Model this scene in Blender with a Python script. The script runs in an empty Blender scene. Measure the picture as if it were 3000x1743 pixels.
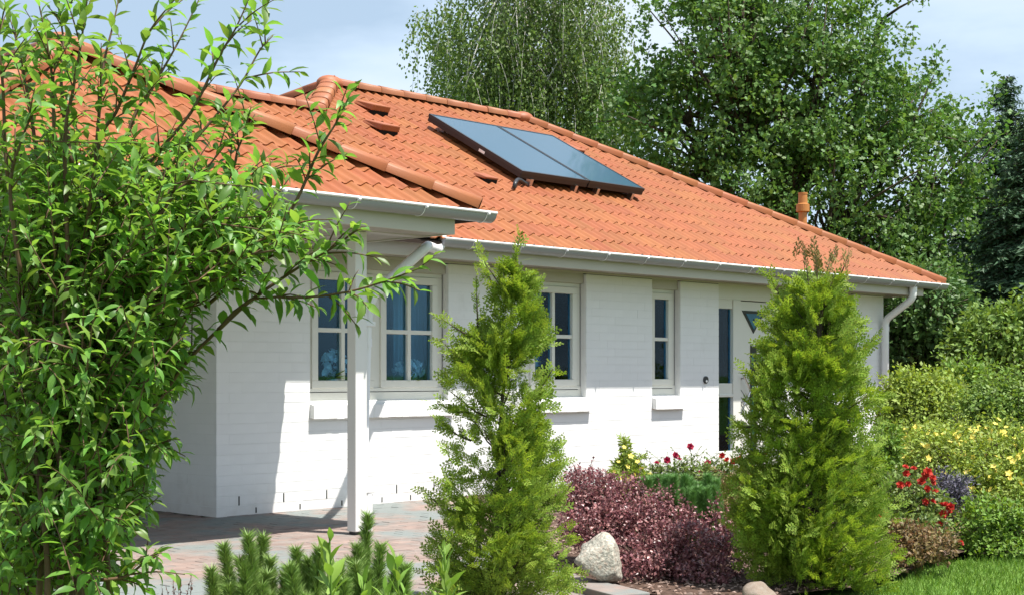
import bpy, bmesh, math, random
import numpy as np
from mathutils import Vector, Matrix

random.seed(7)
rng = np.random.default_rng(11)
SC = bpy.context.scene
COL = SC.collection
R = math.radians

# ------------------------------------------------------------------ camera
F_PX, CX, HY, VPX = 4300.0, 1500.0, 1095.0, 5600.0      # focal length, centre, horizon row and wall vanishing point (3000 px wide picture)
TH = math.atan2(F_PX, VPX - CX)
FW = np.array([math.sin(TH), math.cos(TH), 0.0])
RT = np.array([math.cos(TH), -math.sin(TH), 0.0])
CAM = np.array([-6.883, -9.838, 1.15])
cd = bpy.data.cameras.new("camera"); cam = bpy.data.objects.new("camera", cd); COL.objects.link(cam)
cam.location = CAM; cam.rotation_euler = (R(90), 0, -TH)
cd.sensor_width = 36; cd.lens = F_PX / 3000 * 36
cd.shift_y = (HY - 871.5) / 3000
cd.clip_start = 0.05; cd.clip_end = 3000
SC.camera = cam

# ------------------------------------------------------------------ light
SUN_TO = Vector((0.126, -0.42, 1.0)).normalized()
sd = bpy.data.lights.new("sun", 'SUN'); sun = bpy.data.objects.new("sun", sd); COL.objects.link(sun)
sd.energy = 5.0; sd.angle = R(0.53); sd.color = (1.0, 0.955, 0.88)
sun.rotation_euler = (-SUN_TO).to_track_quat('-Z', 'Y').to_euler()
sun.location = (0, -20, 30)

world = bpy.data.worlds.new("World"); SC.world = world; world.use_nodes = True
nt = world.node_tree; N = nt.nodes; L = nt.links
for n in list(N): N.remove(n)
wo = N.new('ShaderNodeOutputWorld'); bg = N.new('ShaderNodeBackground'); sky = N.new('ShaderNodeTexSky')
sky.sky_type = 'NISHITA'; sky.sun_disc = False
sky.sun_elevation = math.asin(SUN_TO.z); sky.sun_rotation = math.atan2(SUN_TO.x, SUN_TO.y)
sky.air_density = 1.0; sky.dust_density = 1.2; sky.ozone_density = 1.3
tc = N.new('ShaderNodeTexCoord'); mp = N.new('ShaderNodeMapping'); mp.inputs['Scale'].default_value = (1.5, 1.5, 5.0)
mp.inputs['Location'].default_value = (9.5, 4.2, 0.6)
no = N.new('ShaderNodeTexNoise'); no.inputs['Scale'].default_value = 2.3; no.inputs['Detail'].default_value = 6; no.inputs['Roughness'].default_value = 0.5
rp = N.new('ShaderNodeValToRGB'); ce = rp.color_ramp.elements; ce.new(0.47)      # blue sky - thin veil - bright cloud, in the sky texture's own units / 10
ce[0].position = 0.38; ce[1].position = 0.50; ce[2].position = 0.62
ce[0].color = (0.30, 0.39, 0.49, 1); ce[1].color = (0.43, 0.52, 0.62, 1); ce[2].color = (0.53, 0.59, 0.65, 1)
sc10 = N.new('ShaderNodeVectorMath'); sc10.operation = 'SCALE'; sc10.inputs['Scale'].default_value = 10.0
mx = N.new('ShaderNodeMix'); mx.data_type = 'RGBA'; mx.inputs['Factor'].default_value = 0.8
L.new(rp.outputs['Color'], sc10.inputs[0]); L.new(sc10.outputs[0], mx.inputs['B'])
L.new(tc.outputs['Generated'], mp.inputs['Vector']); L.new(mp.outputs['Vector'], no.inputs['Vector'])
L.new(no.outputs['Fac'], rp.inputs['Fac'])
L.new(sky.outputs['Color'], mx.inputs['A']); L.new(mx.outputs['Result'], bg.inputs['Color'])
bg.inputs['Strength'].default_value = 0.1
L.new(bg.outputs['Background'], wo.inputs['Surface'])

SC.view_settings.view_transform = 'Standard'; SC.view_settings.look = 'None'
SC.view_settings.exposure = 0.86; SC.view_settings.gamma = 1.0; SC.view_settings.use_curve_mapping = False
SC.render.engine = 'CYCLES'
SC.cycles.max_bounces = 8; SC.cycles.transparent_max_bounces = 12; SC.cycles.diffuse_bounces = 3
SC.cycles.use_denoising = True; SC.cycles.sample_clamp_indirect = 6.0

# ------------------------------------------------------------------ placing helpers
def at(px, py, d):
    return CAM + d * (FW + RT * (px - CX) / F_PX + np.array([0, 0, 1.0]) * (HY - py) / F_PX)
def ground(px, py, z=0.0):
    return at(px, py, F_PX * (CAM[2] - z) / (py - HY))
def proj(P):
    v = np.asarray(P, float) - CAM; d = v @ FW
    return CX + F_PX * (v @ RT) / d, HY - F_PX * v[..., 2] / d, d

# ------------------------------------------------------------------ materials
def mat(name, col, rough=0.6, spec=0.4, noise=0.0, nscale=8.0, rand=0.0, hue=None, bump=0.0, bscale=60.0, metal=0.0, transl=0.0, col2=None, wear=None, streak=None):
    """procedural material: base colour, fine noise, piece-to-piece variation, relief, leaf translucency"""
    m = bpy.data.materials.new(name); m.use_nodes = True
    nt = m.node_tree; N = nt.nodes; L = nt.links
    b = N['Principled BSDF']; out = N['Material Output']
    b.inputs['Roughness'].default_value = rough; b.inputs['Specular IOR Level'].default_value = spec; b.inputs['Metallic'].default_value = metal
    rgb = N.new('ShaderNodeRGB'); rgb.outputs[0].default_value = (*col, 1); cur = rgb.outputs[0]
    co = N.new('ShaderNodeTexCoord')
    if rand or col2:
        gi = N.new('ShaderNodeNewGeometry'); oi = N.new('ShaderNodeObjectInfo')
        ad = N.new('ShaderNodeMath'); ad.operation = 'ADD'; L.new(gi.outputs['Random Per Island'], ad.inputs[0]); L.new(oi.outputs['Random'], ad.inputs[1])
        fr = N.new('ShaderNodeMath'); fr.operation = 'FRACT'; L.new(ad.outputs[0], fr.inputs[0]); rnd = fr.outputs[0]
    if col2:
        m2 = N.new('ShaderNodeMix'); m2.data_type = 'RGBA'; L.new(rnd, m2.inputs['Factor']); L.new(cur, m2.inputs['A']); m2.inputs['B'].default_value = (*col2, 1); cur = m2.outputs['Result']
    if rand:
        hs = N.new('ShaderNodeHueSaturation')
        mv = N.new('ShaderNodeMath'); mv.operation = 'MULTIPLY'; L.new(rnd, mv.inputs[0]); mv.inputs[1].default_value = 7.13
        f2 = N.new('ShaderNodeMath'); f2.operation = 'FRACT'; L.new(mv.outputs[0], f2.inputs[0])
        mr = N.new('ShaderNodeMapRange'); L.new(f2.outputs[0], mr.inputs['Value']); mr.inputs['To Min'].default_value = 1 - rand; mr.inputs['To Max'].default_value = 1 + rand
        L.new(mr.outputs['Result'], hs.inputs['Value'])
        if hue:
            mr2 = N.new('ShaderNodeMapRange'); L.new(rnd, mr2.inputs['Value']); mr2.inputs['To Min'].default_value = 0.5 - hue; mr2.inputs['To Max'].default_value = 0.5 + hue
            L.new(mr2.outputs['Result'], hs.inputs['Hue'])
        L.new(cur, hs.inputs['Color']); cur = hs.outputs['Color']
    if noise:
        nz = N.new('ShaderNodeTexNoise'); nz.inputs['Scale'].default_value = nscale; nz.inputs['Detail'].default_value = 5
        src = co.outputs['Object']
        if streak:
            sm = N.new('ShaderNodeMapping'); sm.inputs['Scale'].default_value = streak; L.new(src, sm.inputs['Vector']); src = sm.outputs['Vector']
        L.new(src, nz.inputs['Vector'])
        mr = N.new('ShaderNodeMapRange'); L.new(nz.outputs['Fac'], mr.inputs['Value']); mr.inputs['From Min'].default_value = 0.3; mr.inputs['From Max'].default_value = 0.7
        mr.inputs['To Min'].default_value = 1 - noise; mr.inputs['To Max'].default_value = 1 + noise
        hv = N.new('ShaderNodeHueSaturation'); L.new(mr.outputs['Result'], hv.inputs['Value']); L.new(cur, hv.inputs['Color']); cur = hv.outputs['Color']
    if wear:
        wcol, wscale, lo, hi = wear
        nz = N.new('ShaderNodeTexNoise'); nz.inputs['Scale'].default_value = wscale; nz.inputs['Detail'].default_value = 7; nz.inputs['Roughness'].default_value = 0.65
        L.new(co.outputs['Object'], nz.inputs['Vector'])
        mr = N.new('ShaderNodeMapRange'); L.new(nz.outputs['Fac'], mr.inputs['Value']); mr.inputs['From Min'].default_value = lo; mr.inputs['From Max'].default_value = hi
        m3 = N.new('ShaderNodeMix'); m3.data_type = 'RGBA'; L.new(mr.outputs['Result'], m3.inputs['Factor']); L.new(cur, m3.inputs['A']); m3.inputs['B'].default_value = (*wcol, 1); cur = m3.outputs['Result']
    L.new(cur, b.inputs['Base Color'])
    if bump:
        nb = N.new('ShaderNodeTexNoise'); nb.inputs['Scale'].default_value = bscale; nb.inputs['Detail'].default_value = 4; L.new(co.outputs['Object'], nb.inputs['Vector'])
        bp = N.new('ShaderNodeBump'); bp.inputs['Strength'].default_value = bump; bp.inputs['Distance'].default_value = 0.01; L.new(nb.outputs['Fac'], bp.inputs['Height']); L.new(bp.outputs['Normal'], b.inputs['Normal'])
    if transl:
        tr = N.new('ShaderNodeBsdfTranslucent'); ms = N.new('ShaderNodeMixShader'); ms.inputs[0].default_value = transl
        hv = N.new('ShaderNodeHueSaturation'); hv.inputs['Value'].default_value = 1.5; hv.inputs['Saturation'].default_value = 1.1; hv.inputs['Hue'].default_value = 0.485
        L.new(cur, hv.inputs['Color']); L.new(hv.outputs['Color'], tr.inputs['Color'])
        L.new(b.outputs['BSDF'], ms.inputs[1]); L.new(tr.outputs['BSDF'], ms.inputs[2]); L.new(ms.outputs['Shader'], out.inputs['Surface'])
    return m

def glass_mat(name, tint=(0.68, 0.87, 0.95), ior=1.36):
    m = bpy.data.materials.new(name); m.use_nodes = True; nt = m.node_tree; N = nt.nodes; L = nt.links
    for n in list(N):
        if n.type != 'OUTPUT_MATERIAL': N.remove(n)
    out = [n for n in N][0]
    t = N.new('ShaderNodeBsdfTransparent'); t.inputs['Color'].default_value = (*tint, 1)
    g = N.new('ShaderNodeBsdfGlossy'); g.inputs['Roughness'].default_value = 0.02; g.inputs['Color'].default_value = (0.62, 0.82, 0.95, 1)
    fz = N.new('ShaderNodeFresnel'); fz.inputs['IOR'].default_value = ior
    ms = N.new('ShaderNodeMixShader'); L.new(fz.outputs['Fac'], ms.inputs[0]); L.new(t.outputs['BSDF'], ms.inputs[1]); L.new(g.outputs['BSDF'], ms.inputs[2]); L.new(ms.outputs['Shader'], out.inputs['Surface'])
    return m

M = {}
M['brick'] = mat('painted_brick', (0.80, 0.80, 0.79), 0.65, 0.3, noise=0.02, nscale=5, rand=0.01, bump=0.05, bscale=45, wear=((0.62, 0.61, 0.58), 3.0, 0.60, 0.95))
def splash(m, strength=0.28):
    N = m.node_tree.nodes; L = m.node_tree.links; b = N['Principled BSDF']; src = b.inputs['Base Color'].links[0].from_socket
    ge = N.new('ShaderNodeNewGeometry'); sx = N.new('ShaderNodeSeparateXYZ'); L.new(ge.outputs['Position'], sx.inputs[0])
    mr = N.new('ShaderNodeMapRange'); L.new(sx.outputs['Z'], mr.inputs['Value']); mr.inputs['From Min'].default_value = 0.32; mr.inputs['From Max'].default_value = 0.0
    nz = N.new('ShaderNodeTexNoise'); nz.inputs['Scale'].default_value = 9; nz.inputs['Detail'].default_value = 6; L.new(ge.outputs['Position'], nz.inputs['Vector'])
    m1 = N.new('ShaderNodeMath'); m1.operation = 'MULTIPLY'; L.new(mr.outputs['Result'], m1.inputs[0]); L.new(nz.outputs['Fac'], m1.inputs[1])
    m2 = N.new('ShaderNodeMath'); m2.operation = 'MULTIPLY'; L.new(m1.outputs[0], m2.inputs[0]); m2.inputs[1].default_value = strength * 2
    mm = N.new('ShaderNodeMix'); mm.data_type = 'RGBA'; L.new(m2.outputs[0], mm.inputs['Factor']); L.new(src, mm.inputs['A']); mm.inputs['B'].default_value = (0.40, 0.34, 0.27, 1); L.new(mm.outputs['Result'], b.inputs['Base Color'])
splash(M['brick'])
M['mortar'] = mat('painted_mortar', (0.77, 0.77, 0.755), 0.75, 0.3, noise=0.04, bump=0.2, bscale=60)
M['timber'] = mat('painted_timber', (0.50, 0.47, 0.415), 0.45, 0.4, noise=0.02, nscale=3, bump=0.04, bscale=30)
M['post'] = mat('white_painted_post', (0.72, 0.71, 0.68), 0.5, 0.4, noise=0.03, nscale=3)
M['frame'] = mat('cream_window_frame', (0.70, 0.69, 0.62), 0.4, 0.45, noise=0.02, nscale=4)
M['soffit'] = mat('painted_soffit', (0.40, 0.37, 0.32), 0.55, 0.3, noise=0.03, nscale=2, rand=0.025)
M['pvc'] = mat('white_pvc', (0.80, 0.80, 0.80), 0.3, 0.5, noise=0.02, nscale=3)
M['gutter'] = mat('grey_zinc_gutter', (0.30, 0.31, 0.325), 0.32, 0.5, noise=0.03, nscale=2.5, streak=(1, 1, 8))
M['tile'] = mat('terracotta_tile', (0.268, 0.084, 0.0275), 0.55, 0.35, noise=0.06, nscale=9, rand=0.085, hue=0.006, bump=0.10, bscale=90, wear=((0.22, 0.072, 0.026), 1.3, 0.48, 0.85))
M['ridge'] = mat('terracotta_ridge', (0.30, 0.100, 0.040), 0.55, 0.4, noise=0.08, nscale=7, rand=0.07, hue=0.006, bump=0.10, bscale=80, wear=((0.42, 0.20, 0.12), 3.5, 0.58, 0.95))
M['deck'] = mat('dark_roof_felt', (0.035, 0.025, 0.02), 0.9, 0.1)
M['flue'] = mat('orange_clay_flue', (0.42, 0.17, 0.045), 0.5, 0.4, noise=0.08, nscale=12)
M['dark'] = mat('gap_shade', (0.012, 0.013, 0.014), 0.9, 0.1)  # black colour standing for shade inside gaps and openings
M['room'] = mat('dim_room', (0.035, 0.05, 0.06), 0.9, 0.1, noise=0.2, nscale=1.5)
M['metal_dark'] = mat('black_aluminium', (0.022, 0.022, 0.026), 0.4, 0.5)
M['casing'] = mat('dark_collector_casing', (0.022, 0.018, 0.020), 0.45, 0.4, noise=0.1)
M['steel'] = mat('brushed_steel', (0.55, 0.55, 0.56), 0.3, 0.5, metal=1.0)
M['glass'] = glass_mat('window_glass')
M['paver'] = mat('concrete_paver', (0.255, 0.185, 0.16), 0.85, 0.25, noise=0.18, nscale=7, rand=0.06, bump=0.25, bscale=50, col2=(0.225, 0.188, 0.17), wear=((0.18, 0.20, 0.195), 1.0, 0.45, 0.57))
M['joint'] = mat('paving_sand', (0.22, 0.19, 0.165), 0.95, 0.1, noise=0.2, nscale=30, bump=0.3)
M['soil'] = mat('bark_soil', (0.085, 0.055, 0.042), 0.95, 0.1, noise=0.35, nscale=25, bump=0.6, bscale=40)
M['chip'] = mat('bark_chip', (0.16, 0.10, 0.075), 0.9, 0.15, rand=0.4, col2=(0.27, 0.20, 0.17))
M['lawn'] = mat('lawn_ground', (0.095, 0.17, 0.03), 0.9, 0.1, noise=0.25, nscale=14)
M['grass'] = mat('grass_blade', (0.14, 0.25, 0.04), 0.6, 0.3, rand=0.25, hue=0.012, transl=0.3)
M['rock'] = mat('granite_boulder', (0.34, 0.325, 0.28), 0.85, 0.25, noise=0.5, nscale=11, bump=0.8, bscale=9, wear=((0.45, 0.34, 0.27), 7.0, 0.5, 0.72))
M['rock2'] = mat('sandstone_boulder', (0.22, 0.17, 0.135), 0.85, 0.25, noise=0.15, nscale=20, bump=0.4, bscale=25, wear=((0.26, 0.22, 0.185), 3.0, 0.45, 0.7))
def solar_mat():
    m = bpy.data.materials.new('collector_absorber'); m.use_nodes = True; N = m.node_tree.nodes; L = m.node_tree.links; b = N['Principled BSDF']
    b.inputs['Base Color'].default_value = (0.026, 0.074, 0.118, 1); b.inputs['Roughness'].default_value = 0.32; b.inputs['Specular IOR Level'].default_value = 0.25
    b.inputs['Coat Weight'].default_value = 0.5; b.inputs['Coat Roughness'].default_value = 0.06; b.inputs['Coat IOR'].default_value = 1.33
    return m
M['solar'] = solar_mat()
# leaves
M['leaf_near'] = mat('broad_leaf', (0.145, 0.272, 0.050), 0.42, 0.45, rand=0.42, hue=0.022, transl=0.46)
M['stem_near'] = mat('brown_shoot', (0.115, 0.068, 0.040), 0.7, 0.25, noise=0.2, nscale=20)
M['thuja'] = mat('thuja_spray', (0.225, 0.320, 0.048), 0.6, 0.3, rand=0.42, hue=0.018, transl=0.38)
M['thuja_tip'] = mat('brown_thuja_tip', (0.17, 0.14, 0.045), 0.7, 0.2, rand=0.25, transl=0.2)
M['bark'] = mat('grey_brown_bark', (0.085, 0.065, 0.05), 0.9, 0.15, noise=0.3, nscale=12, bump=0.6, bscale=18)
M['birch'] = mat('white_birch_bark', (0.50, 0.48, 0.44), 0.8, 0.2, noise=0.15, nscale=8, wear=((0.06, 0.055, 0.05), 5.0, 0.6, 0.7))
M['oak_leaf'] = mat('oak_leaf', (0.092, 0.178, 0.038), 0.5, 0.4, rand=0.32, hue=0.016, transl=0.36)
M['birch_leaf'] = mat('birch_leaf', (0.118, 0.185, 0.045), 0.5, 0.4, rand=0.3, hue=0.014, transl=0.38)
M['spruce'] = mat('spruce_needle', (0.058, 0.112, 0.055), 0.6, 0.3, rand=0.3, hue=0.01, transl=0.1)
M['under'] = mat('dark_understory_leaf', (0.085, 0.165, 0.042), 0.5, 0.4, rand=0.3, hue=0.014, transl=0.25)
M['shrub'] = mat('green_shrub_leaf', (0.155, 0.245, 0.046), 0.55, 0.35, rand=0.3, hue=0.012, transl=0.28)
M['lime'] = mat('lime_shrub_leaf', (0.15, 0.25, 0.038), 0.55, 0.35, rand=0.3, hue=0.012, transl=0.3)
M['yellowgreen'] = mat('yellow_green_leaf', (0.235, 0.315, 0.052), 0.55, 0.35, rand=0.3, hue=0.012, transl=0.28)
M['barberry'] = mat('purple_barberry_leaf', (0.155, 0.058, 0.062), 0.36, 0.55, rand=0.45, hue=0.015, transl=0.25, col2=(0.34, 0.155, 0.155))
M['pine'] = mat('pine_needle', (0.20, 0.31, 0.08), 0.55, 0.35, rand=0.3, hue=0.012, transl=0.15)
M['pine_dark'] = mat('dark_pine_needle', (0.13, 0.27, 0.075), 0.55, 0.35, rand=0.3, hue=0.012, transl=0.15)
M['laurel'] = mat('pale_green_leaf', (0.20, 0.32, 0.06), 0.45, 0.4, rand=0.2, hue=0.01, transl=0.32)
M['lavender'] = mat('lavender_spike', (0.15, 0.14, 0.18), 0.8, 0.2, rand=0.3)
M['rose_leaf'] = mat('rose_leaf', (0.14, 0.20, 0.045), 0.5, 0.4, rand=0.35, hue=0.02, transl=0.25)
M['rose_rust'] = mat('reddish_foliage', (0.20, 0.14, 0.06), 0.55, 0.35, rand=0.4, hue=0.03, transl=0.25)
M['red'] = mat('red_petal', (0.42, 0.035, 0.018), 0.6, 0.3, rand=0.25, transl=0.15)
M['crimson'] = mat('crimson_petal', (0.34, 0.018, 0.05), 0.6, 0.3, rand=0.25, transl=0.15)
M['yellow'] = mat('yellow_petal', (0.80, 0.66, 0.14), 0.6, 0.3, rand=0.15, transl=0.2)
M['white_petal'] = mat('white_petal', (0.85, 0.87, 0.87), 0.6, 0.3, rand=0.08, transl=0.2)
M['curtain'] = mat('blue_grey_curtain', (0.42, 0.55, 0.62), 0.8, 0.2, noise=0.1, nscale=2)
M['door_glass'] = mat('blue_door_glass', (0.01, 0.13, 0.20), 0.2, 0.25, noise=0.15, nscale=8)
M['door_lead'] = mat('dark_door_glass', (0.03, 0.032, 0.022), 0.4, 0.2)
M['pot'] = mat('white_pot', (0.6, 0.6, 0.6), 0.4, 0.4)

# ------------------------------------------------------------------ object helpers
def link(name, me, m=None, parent=None):
    o = bpy.data.objects.new(name, me); COL.objects.link(o)
    if m is not None and me is not None and len(me.materials) == 0: me.materials.append(m)
    if parent is not None: o.parent = parent
    return o
def empty(name, loc=(0, 0, 0), parent=None):
    o = bpy.data.objects.new(name, None); COL.objects.link(o); o.location = loc; o.empty_display_size = 0.2
    if parent: o.parent = parent
    return o
def tag(o, label=None, cat=None, group=None, kind=None):
    if label: o['label'] = label
    if cat: o['category'] = cat
    if group: o['group'] = group
    if kind: o['kind'] = kind
    return o
def np_mesh(name, parts, smooth=False):
    """parts: list of (verts (n,3), loops flat, sizes) -> one mesh"""
    vs, lp, sz, off = [], [], [], 0
    for v, l, s in parts:
        vs.append(np.asarray(v, np.float32)); lp.append(np.asarray(l, np.int64) + off); sz.append(np.asarray(s, np.int32)); off += len(v)
    v = np.concatenate(vs); l = np.concatenate(lp).astype(np.int32); s = np.concatenate(sz)
    me = bpy.data.meshes.new(name)
    me.vertices.add(len(v)); me.vertices.foreach_set('co', v.ravel())
    me.loops.add(len(l)); me.loops.foreach_set('vertex_index', l)
    me.polygons.add(len(s)); st = np.zeros(len(s), np.int32); st[1:] = np.cumsum(s)[:-1]
    me.polygons.foreach_set('loop_start', st)
    me.polygons.foreach_set('use_smooth', np.full(len(s), bool(smooth)))
    me.update(calc_edges=True)
    return me
def scatter(tv, tf, RM, T):
    """copies of a small template: RM (n,3,3) columns = side, along, normal (already scaled)"""
    tv = np.asarray(tv, float); n = len(T); m = len(tv)
    V = np.einsum('nij,mj->nmi', RM, tv) + np.asarray(T)[:, None, :]
    fl = np.concatenate([np.asarray(f) for f in tf]); sz = np.array([len(f) for f in tf])
    Lp = (fl[None, :] + (np.arange(n) * m)[:, None]).ravel()
    return V.reshape(-1, 3), Lp, np.tile(sz, n)
def nrm(a):
    a = np.asarray(a, float); return a / np.maximum(np.linalg.norm(a, axis=-1, keepdims=True), 1e-9)
def frames(d, up, s, roll=None, sx=1.0):
    """frames whose 2nd column is d, third column near up; s = size"""
    d = nrm(d); up = np.broadcast_to(np.asarray(up, float), d.shape)
    x = nrm(np.cross(d, up) + 1e-6); z = np.cross(x, d)
    if roll is not None:
        c, t = np.cos(roll)[:, None], np.sin(roll)[:, None]; x, z = x * c + z * t, z * c - x * t
    s = np.broadcast_to(np.asarray(s, float), (len(d),))[:, None]
    return np.stack([x * s * sx, d * s, z * s], axis=2)
def tube(pts, rad, k=6, cap=True):
    P = np.asarray(pts, float); n = len(P); rad = np.broadcast_to(np.asarray(rad, float), (n,))
    t = np.gradient(P, axis=0) if n > 2 else np.repeat((P[-1] - P[0])[None], n, 0); t = nrm(t)
    ref = np.array([0, 0, 1.0]) if abs(t[0, 2]) < 0.9 else np.array([1.0, 0, 0])
    x = nrm(np.cross(np.broadcast_to(ref, t.shape), t)); y = np.cross(t, x)
    a = np.linspace(0, 2 * math.pi, k, endpoint=False)
    V = P[:, None, :] + rad[:, None, None] * (np.cos(a)[None, :, None] * x[:, None, :] + np.sin(a)[None, :, None] * y[:, None, :])
    lp = []; sz = []
    for i in range(n - 1):
        for j in range(k):
            lp += [i * k + j, i * k + (j + 1) % k, (i + 1) * k + (j + 1) % k, (i + 1) * k + j]; sz.append(4)
    if cap: lp += list(range(k))[::-1] + [(n - 1) * k + j for j in range(k)]; sz += [k, k]
    return V.reshape(-1, 3), np.array(lp), np.array(sz)
def boxp(x0, x1, y0, y1, z0, z1):
    v = [(x, y, z) for z in (z0, z1) for y in (y0, y1) for x in (x0, x1)]
    f = [(0, 2, 3, 1), (4, 5, 7, 6), (0, 1, 5, 4), (2, 6, 7, 3), (0, 4, 6, 2), (1, 3, 7, 5)]
    return np.array(v, float), np.concatenate(f), np.full(6, 4)
def hexp(c):
    """box from 8 corners in boxp order"""
    f = [(0, 2, 3, 1), (4, 5, 7, 6), (0, 1, 5, 4), (2, 6, 7, 3), (0, 4, 6, 2), (1, 3, 7, 5)]
    return np.array(c, float), np.concatenate(f), np.full(6, 4)
def obj(name, parts, m, parent=None, smooth=False, bevel=0.0):
    o = link(name, np_mesh(name, parts, smooth), m, parent)
    if bevel:
        b = o.modifiers.new('bevel', 'BEVEL'); b.width = bevel; b.segments = 2; b.limit_method = 'ANGLE'
    return o
def curve_pts(ctrl, n=12):
    """Catmull-Rom through control points"""
    P = np.asarray(ctrl, float)
    if len(P) == 2: return P[0] + (P[1] - P[0]) * np.linspace(0, 1, n)[:, None]
    Q = np.vstack([2 * P[0] - P[1], P, 2 * P[-1] - P[-2]]); out = []
    seg = len(P) - 1; per = max(2, n // seg)
    for i in range(seg):
        p0, p1, p2, p3 = Q[i:i + 4]
        for t in np.linspace(0, 1, per, endpoint=False):
            out.append(0.5 * ((2 * p1) + (-p0 + p2) * t + (2 * p0 - 5 * p1 + 4 * p2 - p3) * t * t + (-p0 + 3 * p1 - 3 * p2 + p3) * t ** 3))
    out.append(P[-1]); return np.array(out)

# ================================================================== SETTING: ground, bed, pavement
def sheet(name, poly, z, m, parent=None):
    me = bpy.data.meshes.new(name); bm = bmesh.new(); vs = [bm.verts.new((x, y, z)) for x, y in poly]; f = bm.faces.new(vs)
    bmesh.ops.triangulate(bm, faces=[f]); bmesh.ops.recalc_face_normals(bm, faces=bm.faces)
    if sum(f.normal.z for f in bm.faces) < 0: bmesh.ops.reverse_faces(bm, faces=bm.faces)
    bm.to_mesh(me); bm.free(); return link(name, me, m, parent)
lawn = tag(sheet('lawn', [(-600, -600), (600, -600), (600, 600), (-600, 600)], -0.045, M['lawn']), kind='structure')
BED = [(2.62, -0.05), (0.55, -2.5), (-0.45, -3.75), (-0.66, -4.30), (-0.74, -4.62), (-0.92, -5.0), (-0.75, -5.55), (0.1, -5.75), (0.9, -5.62), (1.25, -5.5), (2.4, -5.4), (3.5, -5.3), (6.5, -5.6), (12, -7), (17, -6), (17, 6), (10.6, 6), (10.6, -0.05)]
soil = tag(sheet('soil_ground', BED, 0.012, M['soil']), kind='structure')
PAVE = [(-9, 6), (-9, -5.2), (-3.6, -5.9), (-2.4, -5.4), (-1.6, -5.5), (-0.95, -5.35), (-0.92, -5.0), (-0.74, -4.62), (-0.66, -4.30), (-0.45, -3.75), (0.55, -2.5), (2.62, -0.05), (2.62, 0.05), (0.05, 0.05), (0.05, 6)]
pave = tag(sheet('pavement', PAVE, -0.012, M['joint']), kind='structure')
def inside(poly, x, y):
    poly = np.asarray(poly); n = len(poly); r = np.zeros(np.shape(x), bool); j = n - 1
    for i in range(n):
        xi, yi = poly[i]; xj, yj = poly[j]
        r ^= ((yi > y) != (yj > y)) & (x < (xj - xi) * (y - yi) / (yj - yi + 1e-12) + xi); j = i
    return r
# pavers: 20 x 10 cm blocks in running bond, one joined part
pl, pw = 0.2, 0.1
tv = []; c = 0.003
b0 = boxp(0.0008, pl - 0.0008, 0.0015, pw - 0.0015, -0.02, 0.0)[0]
top = boxp(c, pl - c, c, pw - c, 0, 0.0)[0][4:]; top[:, 2] = 0.0
rim = np.array([(0.0008, 0.0008, -0.003), (pl - 0.0008, 0.0008, -0.003), (0.0008, pw - 0.0008, -0.003), (pl - 0.0008, pw - 0.0008, -0.003)])
low = rim.copy(); low[:, 2] = -0.03
tvp = np.vstack([top, rim, low])
tfp = [(0, 1, 3, 2), (4, 5, 1, 0), (5, 7, 3, 1), (7, 6, 2, 3), (6, 4, 0, 2), (8, 9, 5, 4), (9, 11, 7, 5), (11, 10, 6, 7), (10, 8, 4, 6)]
gx, gy = np.meshgrid(np.arange(-36, 16), np.arange(-60, 36))
X = gx * pl + (gy % 2) * pl / 2; Y = gy * pw
ok = inside(PAVE, X + pl / 2, Y + pw / 2) & inside(PAVE, X, Y) & inside(PAVE, X + pl, Y + pw) & (X > -8)
X, Y = X[ok], Y[ok]; n = len(X)
RM = np.repeat(np.eye(3)[None], n, 0); RM += rng.normal(0, 0.004, (n, 3, 3))
T = np.stack([X, Y, rng.normal(0, 0.0013, n)], 1)
pav = tag(obj('pavers', [scatter(tvp, tfp, RM, T)], M['paver'], pave), kind='stuff')
# larger edging slabs curving round the bed below the boulder
edge = [(-0.40, -3.66), (-0.62, -4.08), (-0.72, -4.48), (-0.86, -4.86), (-0.98, -5.2)]
for i in range(4):
    a = np.array(edge[i]); b = np.array(edge[i + 1]); d = (b - a) / np.linalg.norm(b - a); nn = np.array([d[1], -d[0]]); g = 0.008
    w = 0.22
    q = [a + d * g + nn * 0.01, b - d * g + nn * 0.01, a + d * g + nn * w, b - d * g + nn * w]
    cs = [(p[0], p[1], -0.03) for p in q] + [(p[0], p[1], 0.035 + 0.004 * (i % 2)) for p in q]
    o = obj('edging_slab', [hexp(cs)], M['paver'], pave, bevel=0.006)

# ================================================================== HOUSE
house = tag(empty('house', (5.2, 3.0, 0)), 'low white painted brick bungalow with an orange clay tile hip roof', 'house')
HL = Vector((5.2, 3.0, 0))
def hpart(name, parts, m, smooth=False, bevel=0.0, parent=None):
    """a mesh in world coordinates parented to the house (or to a part of it) without moving"""
    o = obj(name, parts, m, None, smooth, bevel); o.parent = parent or house
    o.matrix_parent_inverse = Matrix.Translation(-HL)
    return o
WX1, WZ = 10.55, 2.17
OPEN = [(0.95, 2.58, 0.90), (3.60, 4.54, 0.90), (5.63, 6.13, 0.90), (6.85, 8.18, 0.03), (8.80, 9.80, 0.90)]      # x0, x1, bottom
OPD = 0.30
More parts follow.
